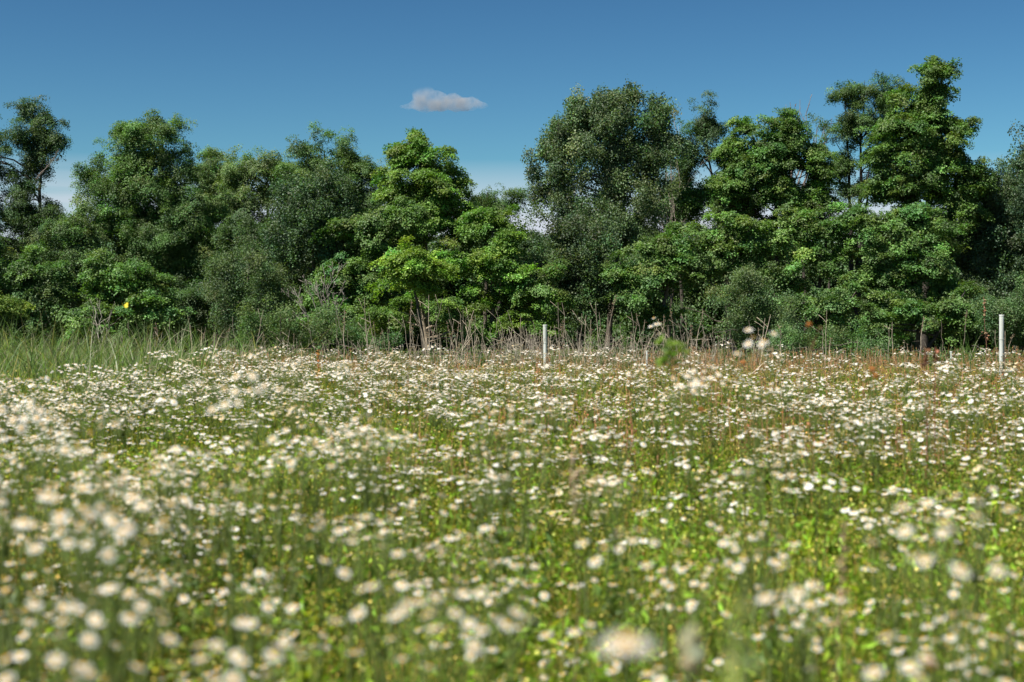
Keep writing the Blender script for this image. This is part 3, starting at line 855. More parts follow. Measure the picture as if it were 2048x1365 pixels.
# ------------------------------------------------------------------ dry brush (tangle of fine grey twigs)
def brush(name, label, regs, tint, seed, rad=(0.003, 0.007)):
    r = np.random.default_rng(seed)
    ps, rs, cs = [], [], []
    for (x0, x1, Y0, Y1, n, h0, h1, ln) in regs:
        for _ in range(n):
            Yd = r.uniform(Y0, Y1)
            px = r.uniform(x0, x1)
            if r.random() > 0.25 + 0.9 * float(field(np.array(px / 60.0), np.array(Yd / 3), 1.0, 1.0)): continue
            bx = (px - 1024) / F * Yd
            h = r.uniform(h0, h1)
            b = np.array([bx, Yd, 0.0]); d = unit(np.array([r.normal() * ln, r.normal() * ln, 1.0]))
            if r.random() < 0.3:   # broken, lying piece
                b[2] = r.uniform(0.1, h); d = unit(np.array([r.normal(), r.normal(), r.normal() * 0.5]))
                h *= 0.6
            ps.append(curve_path(b, b + d * h, 5, 0, 0.03, r)); rr = r.uniform(*rad); rs.append(np.linspace(rr, rr * 0.5, 5))
            cs.append(np.asarray(tint) * np.exp(r.normal() * 0.25))
    ps, rs, cs = np.array(ps), np.array(rs), np.array(cs)
    V, Fq, _ = tubes(ps, rs, (0, 0, 0), 3)
    C = np.repeat(cs, 15, 0)
    o = obj(name, mesh(name, V, Fq, M_DRY, C))
    return tag(o, label, kind='stuff')
brush('dry_brush', 'tangle of fine grey dead twigs along the wood edge',
      [(440, 1580, 27, 40, 1000, 0.3, 1.0, 0.40), (990, 1100, 28, 36, 330, 0.5, 1.25, 0.25), (1150, 1430, 30, 38, 700, 0.4, 1.15, 0.6), (100, 460, 26, 36, 260, 0.5, 1.1, 0.25),
       (1560, 2060, 28, 42, 450, 0.3, 0.8, 0.4)], (0.34, 0.30, 0.23), 80, (0.002, 0.005))
brush('dry_weeds', 'ragged band of tan standing stalks at the far edge of the flowers',
      [(760, 1620, 21, 27, 800, 0.45, 0.98, 0.22), (1560, 2060, 22, 28, 220, 0.4, 0.9, 0.25), (430, 760, 22, 28, 220, 0.4, 0.95, 0.2)], (0.34, 0.27, 0.17), 83, (0.0018, 0.004))
brush('fallen_stalks', 'heaps of bleached fallen stalks at the far side of the flowers',
      [(1400, 1560, 17, 22, 500, 0.2, 0.62, 1.1), (1100, 1260, 18, 23, 260, 0.2, 0.6, 0.9), (880, 960, 24, 28, 200, 0.3, 0.8, 0.5), (1740, 1840, 20, 24, 120, 0.2, 0.55, 0.8)], (0.46, 0.39, 0.29), 81, (0.004, 0.009))

# ------------------------------------------------------------------ meadow undergrowth
def clear_x(Yd, margin=1.8):
    return 0.36 * Yd + margin
def scatter(n, Y0, Y1, r, power=1.0, margin=1.8):
    """points inside the view wedge, uniform in area"""
    m = int(n * 2.2)
    y = np.sqrt(r.uniform(Y0 ** 2, Y1 ** 2, m)) if power == 1 else r.uniform(Y0, Y1, m)
    x = r.uniform(-1, 1, m) * (0.36 * y + margin)
    return x[:n], y[:n]

r = np.random.default_rng(90)
def clump(seed, nb, nl, seg, w_, ls):
    """a clump of sward 0.5 m high: blades, leafy stems"""
    r = np.random.default_rng(seed)
    a = Acc()
    R = 0.10
    base = np.concatenate([r.normal(size=(nb, 2)) * R, np.zeros((nb, 1))], 1)
    t = vary((0.100, 0.155, 0.022), nb, r, 0.35, 0.10)
    br = (r.random(nb) < 0.30)[:, None]
    t = np.where(br, vary((0.26, 0.20, 0.09), nb, r, 0.3, 0.08), t)
    a.add(*blades(base, r.uniform(0.25, 0.60, nb) * np.where(r.random(nb) < 0.12, 1.35, 1.0), w_ * r.uniform(0.6, 1.4, nb), r.uniform(0.05, 0.55, nb), r.uniform(0, 6.28, nb), t, r, seg))
    ns = 4
    sx = r.normal(size=(ns, 2)) * R
    hs = r.uniform(0.32, 0.60, ns)
    q = r.integers(0, ns, nl)
    tt = r.uniform(0.1, 1.0, nl) ** 0.8
    pos = np.stack([sx[q, 0] + r.normal(size=nl) * 0.022, sx[q, 1] + r.normal(size=nl) * 0.022, hs[q] * tt], 1)
    a.add(*leaf_quads(pos, unit(r.normal(size=(nl, 3)) * [0.9, 0.9, 0.4] + [0, 0, 0.45]), ls * r.uniform(0.6, 1.3, nl), 0.26, vary((0.115, 0.185, 0.03), nl, r, 0.45, 0.12), r))
    # little unopened buds and seed specks near the top
    nk = max(4, nl // 7)
    pos = np.stack([r.normal(size=nk) * R, r.normal(size=nk) * R, r.uniform(0.42, 0.62, nk)], 1)
    a.add(*leaf_quads(pos, unit(r.normal(size=(nk, 3))), r.uniform(0.006, 0.012, nk) * (1 if ls < 0.06 else 1.5), 0.9, vary((0.42, 0.42, 0.16), nk, r, 0.3, 0.1), r))
    return proto('sward_%d' % seed, a.build('sward', M_GRASS_I))
FINE = [clump(400 + i, 40, 66, 3, 0.0050, 0.042) for i in range(6)]
COARSE = [clump(420 + i, 34, 30, 2, 0.008, 0.06) for i in range(6)]
def sward(name, Y0, Y1, n, protos, label):
    x, y = scatter(n, Y0, Y1, r, margin=3.2 if Y0 < 2 else 2.8)
    n = len(x)
    f = field(x, y, 0.9, 1.0)
    z = np.zeros(n)
    h = r.uniform(0.72, 1.12, n) * (0.85 + 0.30 * f) * np.clip(1 - (y - 20) * 0.035, 0.65, 1)
    scl = np.stack([np.full(n, 1.1), np.full(n, 1.1), h], 1)
    g2 = field(x, y, 0.8, 2.5)[:, None]; b2 = np.clip(field(x, y, 0.5, 4.0) * 1.5 - 0.75, 0, 1)[:, None]
    t = np.array([[1.72, 1.56, 1.10]]) * (0.75 + 0.5 * g2) * (1 - b2) + np.array([[1.85, 1.10, 1.0]]) * b2
    t = t * np.exp(r.normal(size=(n, 1)) * 0.15)
    rot = np.stack([r.normal(size=n) * 0.08, r.normal(size=n) * 0.08, r.uniform(0, 6.28, n)], 1)
    o = sprinkle(name, np.stack([x, y, z], 1), rot, scl, t, r.integers(0, 6, n), protos)
    tag(o, label, kind='stuff')
sward('meadow_grass', 0.8, 9.0, 7200, FINE, 'green and tan grass and leafy weeds between the near flowers')
sward('meadow_grass', 9.0, 30.0, 13000, COARSE, 'green and tan grass and leafy weeds farther back in the meadow')

def rusty():
    a = Acc()
    X, Yv = scatter(6500, 7, 30, r)
    k = field(X, Yv, 0.35, 5.5) + 0.35 * ((X / Yv) > -0.12) + 0.25 * (Yv > 13) - 0.55 * (X / Yv < -0.22)
    ok = (k > 0.8)
    X, Yv = X[ok], Yv[ok]
    n = len(X)
    h = r.uniform(0.50, 0.82, n)
    base = np.stack([X, Yv, np.zeros(n)], 1)
    top = base + np.stack([r.normal(size=n) * 0.06, r.normal(size=n) * 0.06, h], 1)
    ps = np.stack([base, (base + top) / 2 + r.normal(size=(n, 3)) * 0.01, top], 1)
    V, Fq, _ = tubes(ps, np.tile([0.0035, 0.003, 0.002], (n, 1)), (0, 0, 0), 3)
    cc = vary((0.21, 0.115, 0.05), n, r, 0.25, 0.08)
    a.add(V, Fq, np.repeat(cc, 9, 0))
    per = 12
    t = r.uniform(0.55, 1.02, (n, per, 1))
    pos = (base[:, None] + (top - base)[:, None] * t + r.normal(size=(n, per, 3)) * [0.022, 0.022, 0.01]).reshape(-1, 3)
    m = len(pos)
    a.add(*leaf_quads(pos, unit(r.normal(size=(m, 3))), r.uniform(0.012, 0.028, m), 0.7, vary((0.25, 0.125, 0.05), m, r, 0.3, 0.12), r))
    return a
ms = obj('sorrel_stalks', rusty().build('sorrel_stalks', M_DRY))
tag(ms, 'rust red sorrel stalks gone to seed in the back half of the meadow', kind='stuff')

# dense green verge between the flowers and the wood
def verge():
    a = Acc()
    n = 30000
    X, Yv = scatter(n, 26, 42, r)
    base = np.stack([X, Yv, np.zeros(n)], 1)
    a.add(*blades(base, r.uniform(0.2, 0.45, n), np.full(n, 0.022), r.uniform(0.1, 0.6, n), r.uniform(0, 6.28, n), vary((0.07, 0.115, 0.028), n, r, 0.25, 0.08), r, 2))
    m = 26000
    X, Yv = scatter(m, 26, 45, r)
    kk_ = (X / Yv > -0.2) | (r.random(m) < 0.35)
    X, Yv = X[kk_], Yv[kk_]; m = len(X)
    pos = np.stack([X, Yv, r.random(m) ** 0.6 * (0.18 + 0.45 * field(X, Yv, 1.3, 3.0))], 1)
    a.add(*leaf_quads(pos, unit(r.normal(size=(m, 3)) * 0.6 + [0, 0, 0.8]), r.uniform(0.06, 0.12, m), 0.5, vary((0.066, 0.118, 0.028), m, r, 0.2, 0.08), r))
    return a
vg = obj('undergrowth', verge().build('undergrowth', M_GRASS))
tag(vg, 'low green undergrowth between the flowers and the wood', kind='stuff')

# reed grass on the left
def reeds():
    a = Acc()
    n = 15000
    Yv = r.uniform(14.5, 30, n)
    px = r.uniform(-260, 700, n) 
    keep = r.random(n) < np.clip((640 - px) / 260, 0.05, 1.0) * np.clip((Yv - 14 - np.clip(px - 150, 0, 400) / 40) / 3, 0, 1)
    Yv, px = Yv[keep], px[keep]
    n = len(Yv)
    # growing in tufts
    X = (px - 1024) / F * Yv
    cx, cy = np.round(X / 0.45) * 0.45, np.round(Yv / 0.45) * 0.45
    j = np.sin(cx * 12.9 + cy * 78.2) * 0.2
    X = cx + j + (X - cx) * 0.55; Yv = cy - j + (Yv - cy) * 0.55
    hmul = 0.9 + 0.35 * field(cx, cy, 2.0, 1.0)
    h = (0.50 + r.random(n) ** 2.2 * 0.92) * hmul
    base = np.stack([X, Yv, np.zeros(n)], 1)
    t = vary((0.140, 0.215, 0.060), n, r, 0.25, 0.06)
    dry = (r.random(n) < 0.26)[:, None]
    t = np.where(dry, vary((0.33, 0.31, 0.2), n, r, 0.2, 0.05), t)
    a.add(*blades(base, h, r.uniform(0.012, 0.026, n), r.uniform(0.08, 0.85, n), r.uniform(0, 6.28, n), t, r, 5, 2.4))
    return a
rd = obj('reed_grass', reeds().build('reed_grass', M_GRASS))
tag(rd, 'tall arching reed grass along the left side of the meadow', kind='stuff')

def tuft(px, Y, h, n, label, spread=0.12, wid=0.018, dry=0.1, colr=(0.10, 0.19, 0.035)):
    r = np.random.default_rng(int(px))
    x = (px - 1024) / F * Y
    base = r.normal(size=(n, 3)) * [spread, spread, 0]
    t = vary(colr, n, r, 0.2, 0.06)
    t = np.where((r.random(n) < dry)[:, None], vary((0.36, 0.32, 0.2), n, r, 0.15, 0.05), t)
    a = Acc().add(*blades(base, h * r.uniform(0.55, 1.0, n), wid * r.uniform(0.7, 1.3, n), r.uniform(0.05, 0.7, n), r.uniform(0, 6.28, n), t, r, 5, 2.3))
    o = obj('grass_tuft', a.build('grass_tuft', M_GRASS)); o.location = (x, Y, 0)
    tag(o, label, 'grass tuft')
    return o
tuft(1452, 24, 1.12, 26, 'upright tuft of broad green blades before the grey-green shrub')
tuft(1905, 25, 1.15, 60, 'green tuft of arching blades around the short leaning stake', 0.14)
tuft(1935, 26, 1.38, 40, 'tallest green grass tuft, left of the reddish stem near the right tube', 0.12)
tuft(75, 20, 1.25, 40, 'tall arching grass tuft sticking out of the reeds at far left')
tuft(150, 19.5, 1.2, 60, 'second arching grass tuft out of the reeds from the left edge')
tuft(340, 26, 1.28, 50, 'curving grass tuft taller than the reeds beneath the sunlit left maple')
tuft(398, 27, 1.2, 40, 'grass tuft with curled tips where the reeds thin out')
tuft(865, 25, 0.95, 40, 'bleached dry grass tuft at the foot of the pale trunk', 0.15, 0.014, 0.8)

# ------------------------------------------------------------------ fleabane flowers
def head_mesh(seed, rays=13, R=1.0):
    """petals of one flower head, unit radius, facing +z"""
    r = np.random.default_rng(seed)
    a = Acc()
    droop = r.uniform(-0.05, 0.3)
    ang = np.arange(rays) * 2 * math.pi / rays + r.normal(size=rays) * 0.06
    Lr = R * r.uniform(0.86, 1.06, rays)
    wv = 0.9 * math.pi / rays
    V, Q = [], []
    for i in range(rays):
        dz = -droop * 0.45 + r.normal() * 0.04
        for (rr, ww, z) in ((0.22, 0.6, 0.0), (0.62, 1.0, dz * 0.4), (1.0, 0.62, dz)):
            for s in (-1, 1):
                an = ang[i] + s * wv * ww * 0.5 / max(rr, 0.5)
                V.append([math.cos(an) * Lr[i] * rr, math.sin(an) * Lr[i] * rr, z])
        b = i * 6
        Q += [[b, b + 1, b + 3, b + 2], [b + 2, b + 3, b + 5, b + 4]]
    a.add(V, [np.array(Q)], np.array([0.86, 0.855, 0.81]))
    # green cup beneath
    m = 6; c = 0.20
    cv = [[math.cos(t) * c, math.sin(t) * c, -0.03] for t in np.arange(m) * 2 * math.pi / m] + [[0, 0, -0.30]]
    a.add(cv, [np.array([[j, (j + 1) % m, m] for j in range(m)])], np.array([0.16, 0.22, 0.05]))
    return a.build('petals', M_PETAL)
def disc_mesh():
    a = Acc()
    m = 8
    V, Fq = [], []
    for (rr, z) in ((0.38, 0.01), (0.31, 0.15)):
        V += [[math.cos(t) * rr, math.sin(t) * rr, z] for t in np.arange(m) * 2 * math.pi / m]
    V.append([0, 0, 0.17])
    q = [[j, (j + 1) % m, m + (j + 1) % m, m + j] for j in range(m)]
    t3 = [[m + j, m + (j + 1) % m, 2 * m] for j in range(m)]
    a.add(V, [np.array(q), np.array(t3)], np.array([0.82, 0.46, 0.02]))
    return a.build('disc', M_PETAL)
HEADS = [head_mesh(s, rays=14) for s in range(5)]
DISC = disc_mesh()

def plant_proto(seed, nh=8, tall=1.0, R=0.0119):
    """geometry of a fleabane plant: stem mesh, leaf mesh, list of head matrices"""
    r = np.random.default_rng(seed)
    sa, la = Acc(), Acc()
    lean = r.normal(size=2) * 0.06
    zf = r.uniform(0.72, 0.84) * tall
    fork = np.array([lean[0] * 0.7, lean[1] * 0.7, zf])
    g1 = np.array([0.15, 0.20, 0.05])
    sa.add(*tubes(curve_path((0, 0, 0), fork, 6, 0, 0.01, r)[None], np.linspace(0.0032, 0.002, 6)[None], g1, 4))
    heads = []
    wid = 0.024 + 0.0145 * nh ** 0.6 + r.uniform(0, 0.025)
    for i in range(nh):
        an = i * 2.4 + r.uniform(-0.4, 0.4)
        rad = wid * math.sqrt((i + 0.5) / nh) * r.uniform(0.8, 1.25)
        e = np.array([fork[0] + math.cos(an) * rad, fork[1] + math.sin(an) * rad, tall * r.uniform(0.965, 1.015) - 0.25 * rad])
        s0 = fork - [0, 0, r.uniform(0, 0.12) * tall]
        sa.add(*tubes(curve_path(s0, e, 4, -0.05, 0.015, r)[None], np.linspace(0.0016, 0.001, 4)[None], g1 * 1.1, 3))
        nrm = unit(np.array([math.cos(an) * 0.30, math.sin(an) * 0.30 - 0.05, 1.0]) + r.normal(size=3) * 0.20)
        q = Vector(nrm).to_track_quat('Z', 'Y')
        s = R * r.uniform(0.72, 1.15)
        M = Matrix.Translation(Vector(e)) @ q.to_matrix().to_4x4() @ Matrix.Rotation(r.uniform(0, 6.28), 4, 'Z') @ Matrix.Scale(s, 4)
        heads.append((M, int(r.integers(5))))
    nl = 14
    t = r.uniform(0.1, 0.92, nl)
    pos = fork[None] * t[:, None] + r.normal(size=(nl, 3)) * [0.02, 0.02, 0]
    la.add(*leaf_quads(pos, unit(r.normal(size=(nl, 3)) * [0.6, 0.6, 0.3] + [0, 0, 0.7]), r.uniform(0.035, 0.075, nl), 0.3, vary((0.095, 0.16, 0.03), nl, r, 0.15, 0.06), r))
    return sa.build('stem', M_GRASS), la.build('leaves', M_GRASS), heads

PROTO = [plant_proto(200 + i, nh=[5, 7, 9, 10, 12, 14, 17, 6, 11, 19][i]) for i in range(10)]
G_NEAR, G_MID, G_BACK = 'white fleabane plants near the camera', 'white fleabane plants in the middle of the meadow', 'white fleabane plants farther back'
def plant(x, y, h, k, label, group, sc_=1.0, R_=1.0, full=True, tilt=0.0):
    st, lf, heads = PROTO[k]
    o = empty('fleabane', (x, y, 0), float(rng.uniform(0, 6.28)))
    tag(o, label, 'wildflower', group)
    s = obj('stem', st, o); s.scale = (sc_, sc_, h)
    l = obj('leaves', lf, o); l.scale = (sc_, sc_, h); l['kind'] = 'stuff'
    for M, m in heads:
        p = M.to_translation()
        hd = obj('flower_head', HEADS[m], o)
        q = M.to_quaternion()
        if tilt:
            o.rotation_euler = (0, 0, 0)
            q = Matrix.Rotation(tilt, 3, 'X').to_quaternion() @ q
        hd.rotation_mode = 'QUATERNION'; hd.rotation_quaternion = q
        hd.location = (p.x * sc_, p.y * sc_, p.z * h)
        s0 = M.to_scale()[0] * R_
        hd.scale = (s0, s0, s0)
        if full:
            obj('disc', DISC, hd)
    return o

def dens_field(x, y):
    """share of ground taken by flowers: thick on the left and in drifts"""
    f = field(x, y, 0.55, 0.7) * 0.6 + field(x, y, 1.6, 2.2) * 0.4
    side = np.clip(0.62 - 1.3 * x / np.maximum(y, 1), 0.50, 1.1)
    f2 = field(x, y, 3.1, 1.1)
    return np.clip((f - 0.18) * 1.9, 0.22, 1) * side * np.clip(0.45 + 1.0 * f2, 0.4, 1.25)

# special plants seen at known places in the picture
special = [
 (1255, 1283, 0.80, 1, 1.5, 'single big pale fleabane bloom blurred large at the bottom right', 0),
 (1525, 652, 3.4, 3, 1.0, 'tall fleabane cluster reaching up before the grey-green shrub', 1),
 (1310, 640, 6.5, 0, 1.0, 'small tall fleabane cluster before the dead stems right of the cottonwood trunk', 1),
 (520, 695, 8.5, 5, 1.0, 'tall fleabane standing above the meadow edge left of the bare shrub', 1),
 (432, 702, 8.8, 3, 1.0, 'tall fleabane at the right end of the reed grass', 1),
 (470, 735, 3.0, 2, 1.1, 'blurred fleabane cluster nearest the reed grass', 1),
 (455, 788, 2.6, 0, 1.0, 'blurred fleabane just below the cluster nearest the reeds', 1),
 (590, 715, 7.0, 3, 1.0, 'fleabane with a flat white top before the bare grey shrub', 1),
 (760, 715, 8.0, 0, 1.0, 'small fleabane before the straight dead stems left of the pale trunk', 1),
 (675, 728, 6.5, 2, 1.0, 'two-headed looking fleabane under the round green bush', 1),
 (1370, 740, 4.2, 6, 1.1, 'wide fleabane cluster right of the short white tube', 1),
 (1430, 735, 5.0, 5, 1.1, 'wide fleabane cluster under the upright tuft of blades', 1),
 (1280, 730, 8.0, 5, 1.0, 'fleabane cluster hiding the foot of the short white tube', 1),
 (1555, 765, 7.0, 3, 1.0, 'fleabane right of the bleached fallen stalks', 1),
 (240, 960, 2.1, 9, 1.1, 'large hazy fleabane spray in the left foreground', 1),
 (200, 1010, 2.0, 9, 1.1, 'large hazy fleabane spray low in the left foreground', 1),
 (40, 800, 3.2, 6, 1.1, 'hazy fleabane spray at the left edge under the reeds', 1),
 (760, 855, 4.2, 9, 1.0, 'wide creamy fleabane spray left of the centre', 1),
 (640, 845, 4.0, 9, 1.0, 'wide creamy fleabane spray under the bare shrub', 1),
 (900, 1180, 1.75, 6, 1.0, 'big white fleabane cluster at the bottom centre', 1),
 (820, 1160, 1.8, 3, 1.0, 'white fleabane cluster left of the big bottom centre one', 1),
 (1790, 1285, 1.55, 0, 1.0, 'white fleabane pair of rows at the bottom right corner', 1),
 (1845, 1100, 1.6, 7, 1.0, 'white fleabane right of the tall near grass', 1),
 (1880, 1000, 1.9, 3, 1.0, 'long white fleabane cluster toward the right edge', 1),
 (1575, 1143, 1.7, 0, 1.0, 'pale fleabane blossom above the yellow-green bud stem', 1),
 (440, 1345, 1.4, 2, 1.0, 'fleabane cut off by the bottom edge left of the centre', 1),
 (440, 1240, 1.7, 6, 1.0, 'white fleabane cluster above the one cut off at the bottom', 1),
 (165, 1170, 1.8, 6, 1.0, 'creamy fleabane cluster in the lower left', 1),
 (25, 1265, 1.6, 2, 1.0, 'white fleabane at the lower left edge', 1),
]
npl = 0
taken = []
for (px, py, Yd, k, R_, lb, full) in special:
    p = P(px, py, Yd)
    if k == 1 and full == 0:
        # one large head on a stem
        o = empty('fleabane', (p[0], p[1], 0)); tag(o, lb, 'wildflower')
        sa = Acc().add(*tubes(curve_path((0, 0, 0), (0, 0, p[2]), 6, 0, 0.01, rng)[None], np.linspace(0.0035, 0.002, 6)[None], (0.10, 0.155, 0.03), 5))
        obj('stem', sa.build('stem', M_GRASS), o)
        for dx, dz, s_ in ((0, 0, 0.0135), (-0.006, -0.004, 0.011), (0.006, -0.003, 0.011)):
            hd = obj('flower_head', HEADS[2], o); hd.location = (dx, 0, p[2] + dz); hd.rotation_euler = (0.16, 0.1, 0); hd.scale = (s_,) * 3
            obj('disc', DISC, hd)
    else:
        plant(p[0], p[1], p[2], k, lb, 'white fleabane clusters that stand out', sc_=0.52 if py < 830 else 0.8, R_=R_ * 0.92, tilt=0.38 if py < 830 else 0.10)
        npl += 1
    taken.append((p[0], p[1]))

r = np.random.default_rng(123)
cand = []
x, y = scatter(6000, 1.25, 12.0, r, margin=0.5)
dn = dens_field(x, y)
tries = 0
minpl = []
for xi, yi, di in zip(x, y, dn):
    if r.random() < di * (0.66 if yi < 3.2 else 0.56):
        cand.append((yi, xi))
cand.sort()
NIND = 300 - npl - 1
near = cand[:NIND]
rest = cand[NIND:]
print('INDIV', len(near), 'to distance', near[-1][0], 'rest', len(rest))
LBL = [('white fleabane plant in soft blur close to the camera', G_NEAR), ('white fleabane plant with small yellow centred daisies mid meadow', G_MID), ('white fleabane plant with small daisies farther back', G_BACK)]
for i_, (yi, xi) in enumerate(near):
    h = float(np.clip(r.normal(0.82, 0.16), 0.45, 1.18))
    if yi < 2.2: h = min(h, 0.92)
    kk = int(r.integers(10))
    u = xi / yi * F + 1024
    side_ = 'far left' if u < 410 else 'left' if u < 820 else 'middle' if u < 1230 else 'right' if u < 1640 else 'far right'
    band = 'along the bottom of the picture' if yi < 2.4 else 'low in the meadow' if yi < 3.6 else 'half way up the meadow' if yi < 5.2 else 'high in the meadow'
    size_ = 'with a small spray of few blooms' if kk in (0, 1, 7) else 'with a full flat spray of blooms' if kk in (2, 3, 4, 8) else 'with a broad crowded spray of blooms'
    plant(float(xi), float(yi), h, kk, 'fleabane %s, %s %s' % (size_, side_, band), 'fleabane plants %s, %s, %s' % (side_, band, size_), full=True)

# the rest of the flowers: one object, thousands of heads on thin stems
def far_proto(seed, nh):
    """a whole small plant as one light mesh: stems, white rays, yellow centres"""
    r = np.random.default_rng(seed)
    a, g_ = Acc(), Acc()
    an = np.arange(nh) * 2.4 + r.uniform(-0.4, 0.4, nh); rad = (0.034 + 0.0125 * nh ** 0.6) * np.sqrt((np.arange(nh) + 0.5) / nh) * r.uniform(0.8, 1.3, nh)
    c = np.stack([np.cos(an) * rad, np.sin(an) * rad, r.uniform(0.965, 1.015, nh) - 0.25 * rad], 1)
    nr = unit(np.stack([np.cos(an) * 0.30, np.sin(an) * 0.30, np.ones(nh)], 1) + r.normal(size=(nh, 3)) * 0.2)
    e1 = unit(np.cross(nr, r.normal(size=(nh, 3)))); e2 = np.cross(nr, e1)
    R = 0.0135 * r.uniform(0.7, 1.2, nh)
    m = 9
    for (k, off, colr, cen) in ((1.0, -0.15, (0.84, 0.835, 0.79), 0.0), (0.38, 0.08, (0.80, 0.46, 0.03), 0.25)):
        mm_ = m if k == 1.0 else 5
        t = np.arange(mm_) * 2 * math.pi / mm_
        ring = c[:, None] + (e1[:, None] * np.cos(t)[None, :, None] + e2[:, None] * np.sin(t)[None, :, None]) * (R[:, None, None] * k) + nr[:, None] * (R * off)[:, None, None]
        V = np.concatenate([ring, (c + nr * (R * cen)[:, None])[:, None]], 1).reshape(-1, 3)
        i0_ = np.arange(nh)[:, None] * (mm_ + 1)
        Ft = np.concatenate([i0_ + [j, (j + 1) % mm_, mm_] for j in range(mm_)])
        a.add(V, [Ft], colr)
    t0 = np.array([0, 0, 0.82])
    a.add(*tubes(np.array([[[0, 0, 0], [0.01, 0, 0.4], t0]]), np.array([[0.0035, 0.003, 0.002]]), (0.10, 0.15, 0.03), 3))
    a.add(*tubes(np.stack([np.tile(t0, (nh, 1)), c - [0, 0, 0.004]], 1), np.full((nh, 2), 0.0013), (0.11, 0.16, 0.035), 3))
    return proto('small_fleabane_%d' % seed, a.build('small_fleabane', M_PETAL_I))
FARP = [far_proto(500 + i, [6, 8, 9, 10, 12, 14, 17, 8][i]) for i in range(8)]
X, Yv = scatter(30000, 12.0, 31, r)
dn = dens_field(X, Yv)
left_end = 13.0 + np.clip((X / Yv * F + 1024) - 150, 0, 450) / 450 * 7.5 + 1.5 * np.sin(X * 1.7)
ok = (r.random(len(X)) < dn * 0.82 * (1 - 0.45 * np.clip((X / Yv + 0.12) * 5, 0, 1))) & (Yv < left_end) & ((Yv < 18) | (r.random(len(X)) < 0.5))
pts = np.array([(xi, yi) for yi, xi in rest] + list(zip(X[ok], Yv[ok])))
# and a margin on both sides of the near plants
xm, ym = scatter(9000, 1.4, 12.0, r, margin=3.5)
om = (np.abs(xm) > 0.36 * ym + 0.5) & (r.random(len(xm)) < dens_field(xm, ym) * 0.30)
pts = np.concatenate([pts, np.stack([xm[om], ym[om]], 1)])
n = len(pts)
print('FAR PLANTS', n)
h = np.clip(r.normal(0.74, 0.13, n), 0.42, 1.1)
old = (r.random(n) < 0.14)[:, None]
t = np.where(old, np.array([[0.84, 0.76, 0.55]]), np.array([[1.0, 1.0, 1.0]])) * np.exp(r.normal(size=(n, 1)) * 0.04)
ff = sprinkle('far_fleabane', np.concatenate([pts, np.zeros((n, 1))], 1), np.stack([r.normal(size=n) * 0.05, r.normal(size=n) * 0.05, r.uniform(0, 6.28, n)], 1),
              np.stack([np.ones(n), np.ones(n), h], 1), t, r.integers(0, 8, n), FARP)
tag(ff, 'countless small white fleabane blossoms in the back of the meadow', kind='stuff')

# ------------------------------------------------------------------ other single plants
def orange_flower(px, py, Yd, label, R=0.016, bud=False):
    p = P(px, py, Yd)
    o = empty('orange_hawkweed', (p[0], p[1], 0)); tag(o, label, 'orange flower')
    z = p[2]
    a = Acc().add(*tubes(curve_path((0.02, 0, 0), (0, 0, z - R * 0.6), 6, 0, 0.008, rng)[None], np.linspace(0.003, 0.0018, 6)[None], (0.13, 0.16, 0.05), 5))
    if bud:
        a.add(*tubes(curve_path((0.006, 0, z - 0.08), (0.035, 0, z - 0.005), 4, 0, 0.02, rng)[None], np.array([[0.0025, 0.0025, 0.004, 0.0055]]), (0.30, 0.22, 0.10), 5))
    obj('stem', a.build('stem', M_GRASS), o)
    b = Acc()
    n = 60
    d = unit(rng.normal(size=(n, 3)) + [0, 0, 0.4])
    b.add(*leaf_quads(d * R * 0.72 + [0, 0, z], unit(d + rng.normal(size=(n, 3)) * 0.3), np.full(n, R * 0.75), 0.5, vary((0.50, 0.21, 0.06), n, rng, 0.15, 0.05), rng))
    obj('flower_head', b.build('flower_head', M_PETAL), o)
orange_flower(1618, 650, 4.2, 'tall blurred orange flower with a side bud before the wood', 0.010, True)
orange_flower(1487, 726, 5.5, 'small orange flower in front of the bleached fallen stalks', 0.012)
orange_flower(1745, 740, 5.0, 'orange flower on the right, higher of a close pair', 0.014)
orange_flower(1752, 752, 4.9, 'brownish orange flower on the right, lower of a close pair', 0.013)
orange_flower(1402, 820, 5.0, 'orange flower low in the white clusters right of the centre', 0.013)
orange_flower(1860, 1325, 1.7, 'pale orange seed head at the bottom right', 0.012)

def spike_plant(name, px, Yd, py_top, label, cat, stemc, leafc, n, w, z0=0.4, ls=(0.02, 0.05), asp=0.4, sr=0.004, mat=None, lean=0.0):
    r = np.random.default_rng(int(px * 3 + Yd))
    p = P(px, py_top, Yd)
    o = empty(name, (p[0] - lean, p[1], 0)); tag(o, label, cat)
    z = p[2]
    pth = curve_path((0, 0, 0), (lean, 0, z), 8, 0, 0.008, r)
    obj('stem', Acc().add(*tubes(pth[None], np.linspace(sr, sr * 0.4, 8)[None], stemc, 5)).build('stem', M_DRY), o)
    t = r.uniform(z0, 1.0, n); ii = t * 7
    pp = np.array([pth[int(v)] * (1 - v % 1) + pth[min(int(v) + 1, 7)] * (v % 1) for v in np.minimum(ii, 6.99)])
    q = r.normal(size=(n, 3)) * [w, w, w * 0.6] * (1.15 - t)[:, None] ** 0.35
    lf = obj('leaves', Acc().add(*leaf_quads(pp + q, unit(r.normal(size=(n, 3)) + [0, 0, 0.4]), r.uniform(*ls, n), asp, vary(leafc, n, r, 0.22, 0.08), r)).build('leaves', mat or M_GRASS), o)
    lf['kind'] = 'stuff'
    return o
spike_plant('red_stem_weed', 1967, 22, 594, 'tall reddish stem with sparse brown leaves left of the right tube', 'weed', (0.20, 0.10, 0.07), (0.28, 0.16, 0.09), 40, 0.03, 0.6, (0.03, 0.07), 0.45, 0.008, M_DRY, -0.12)
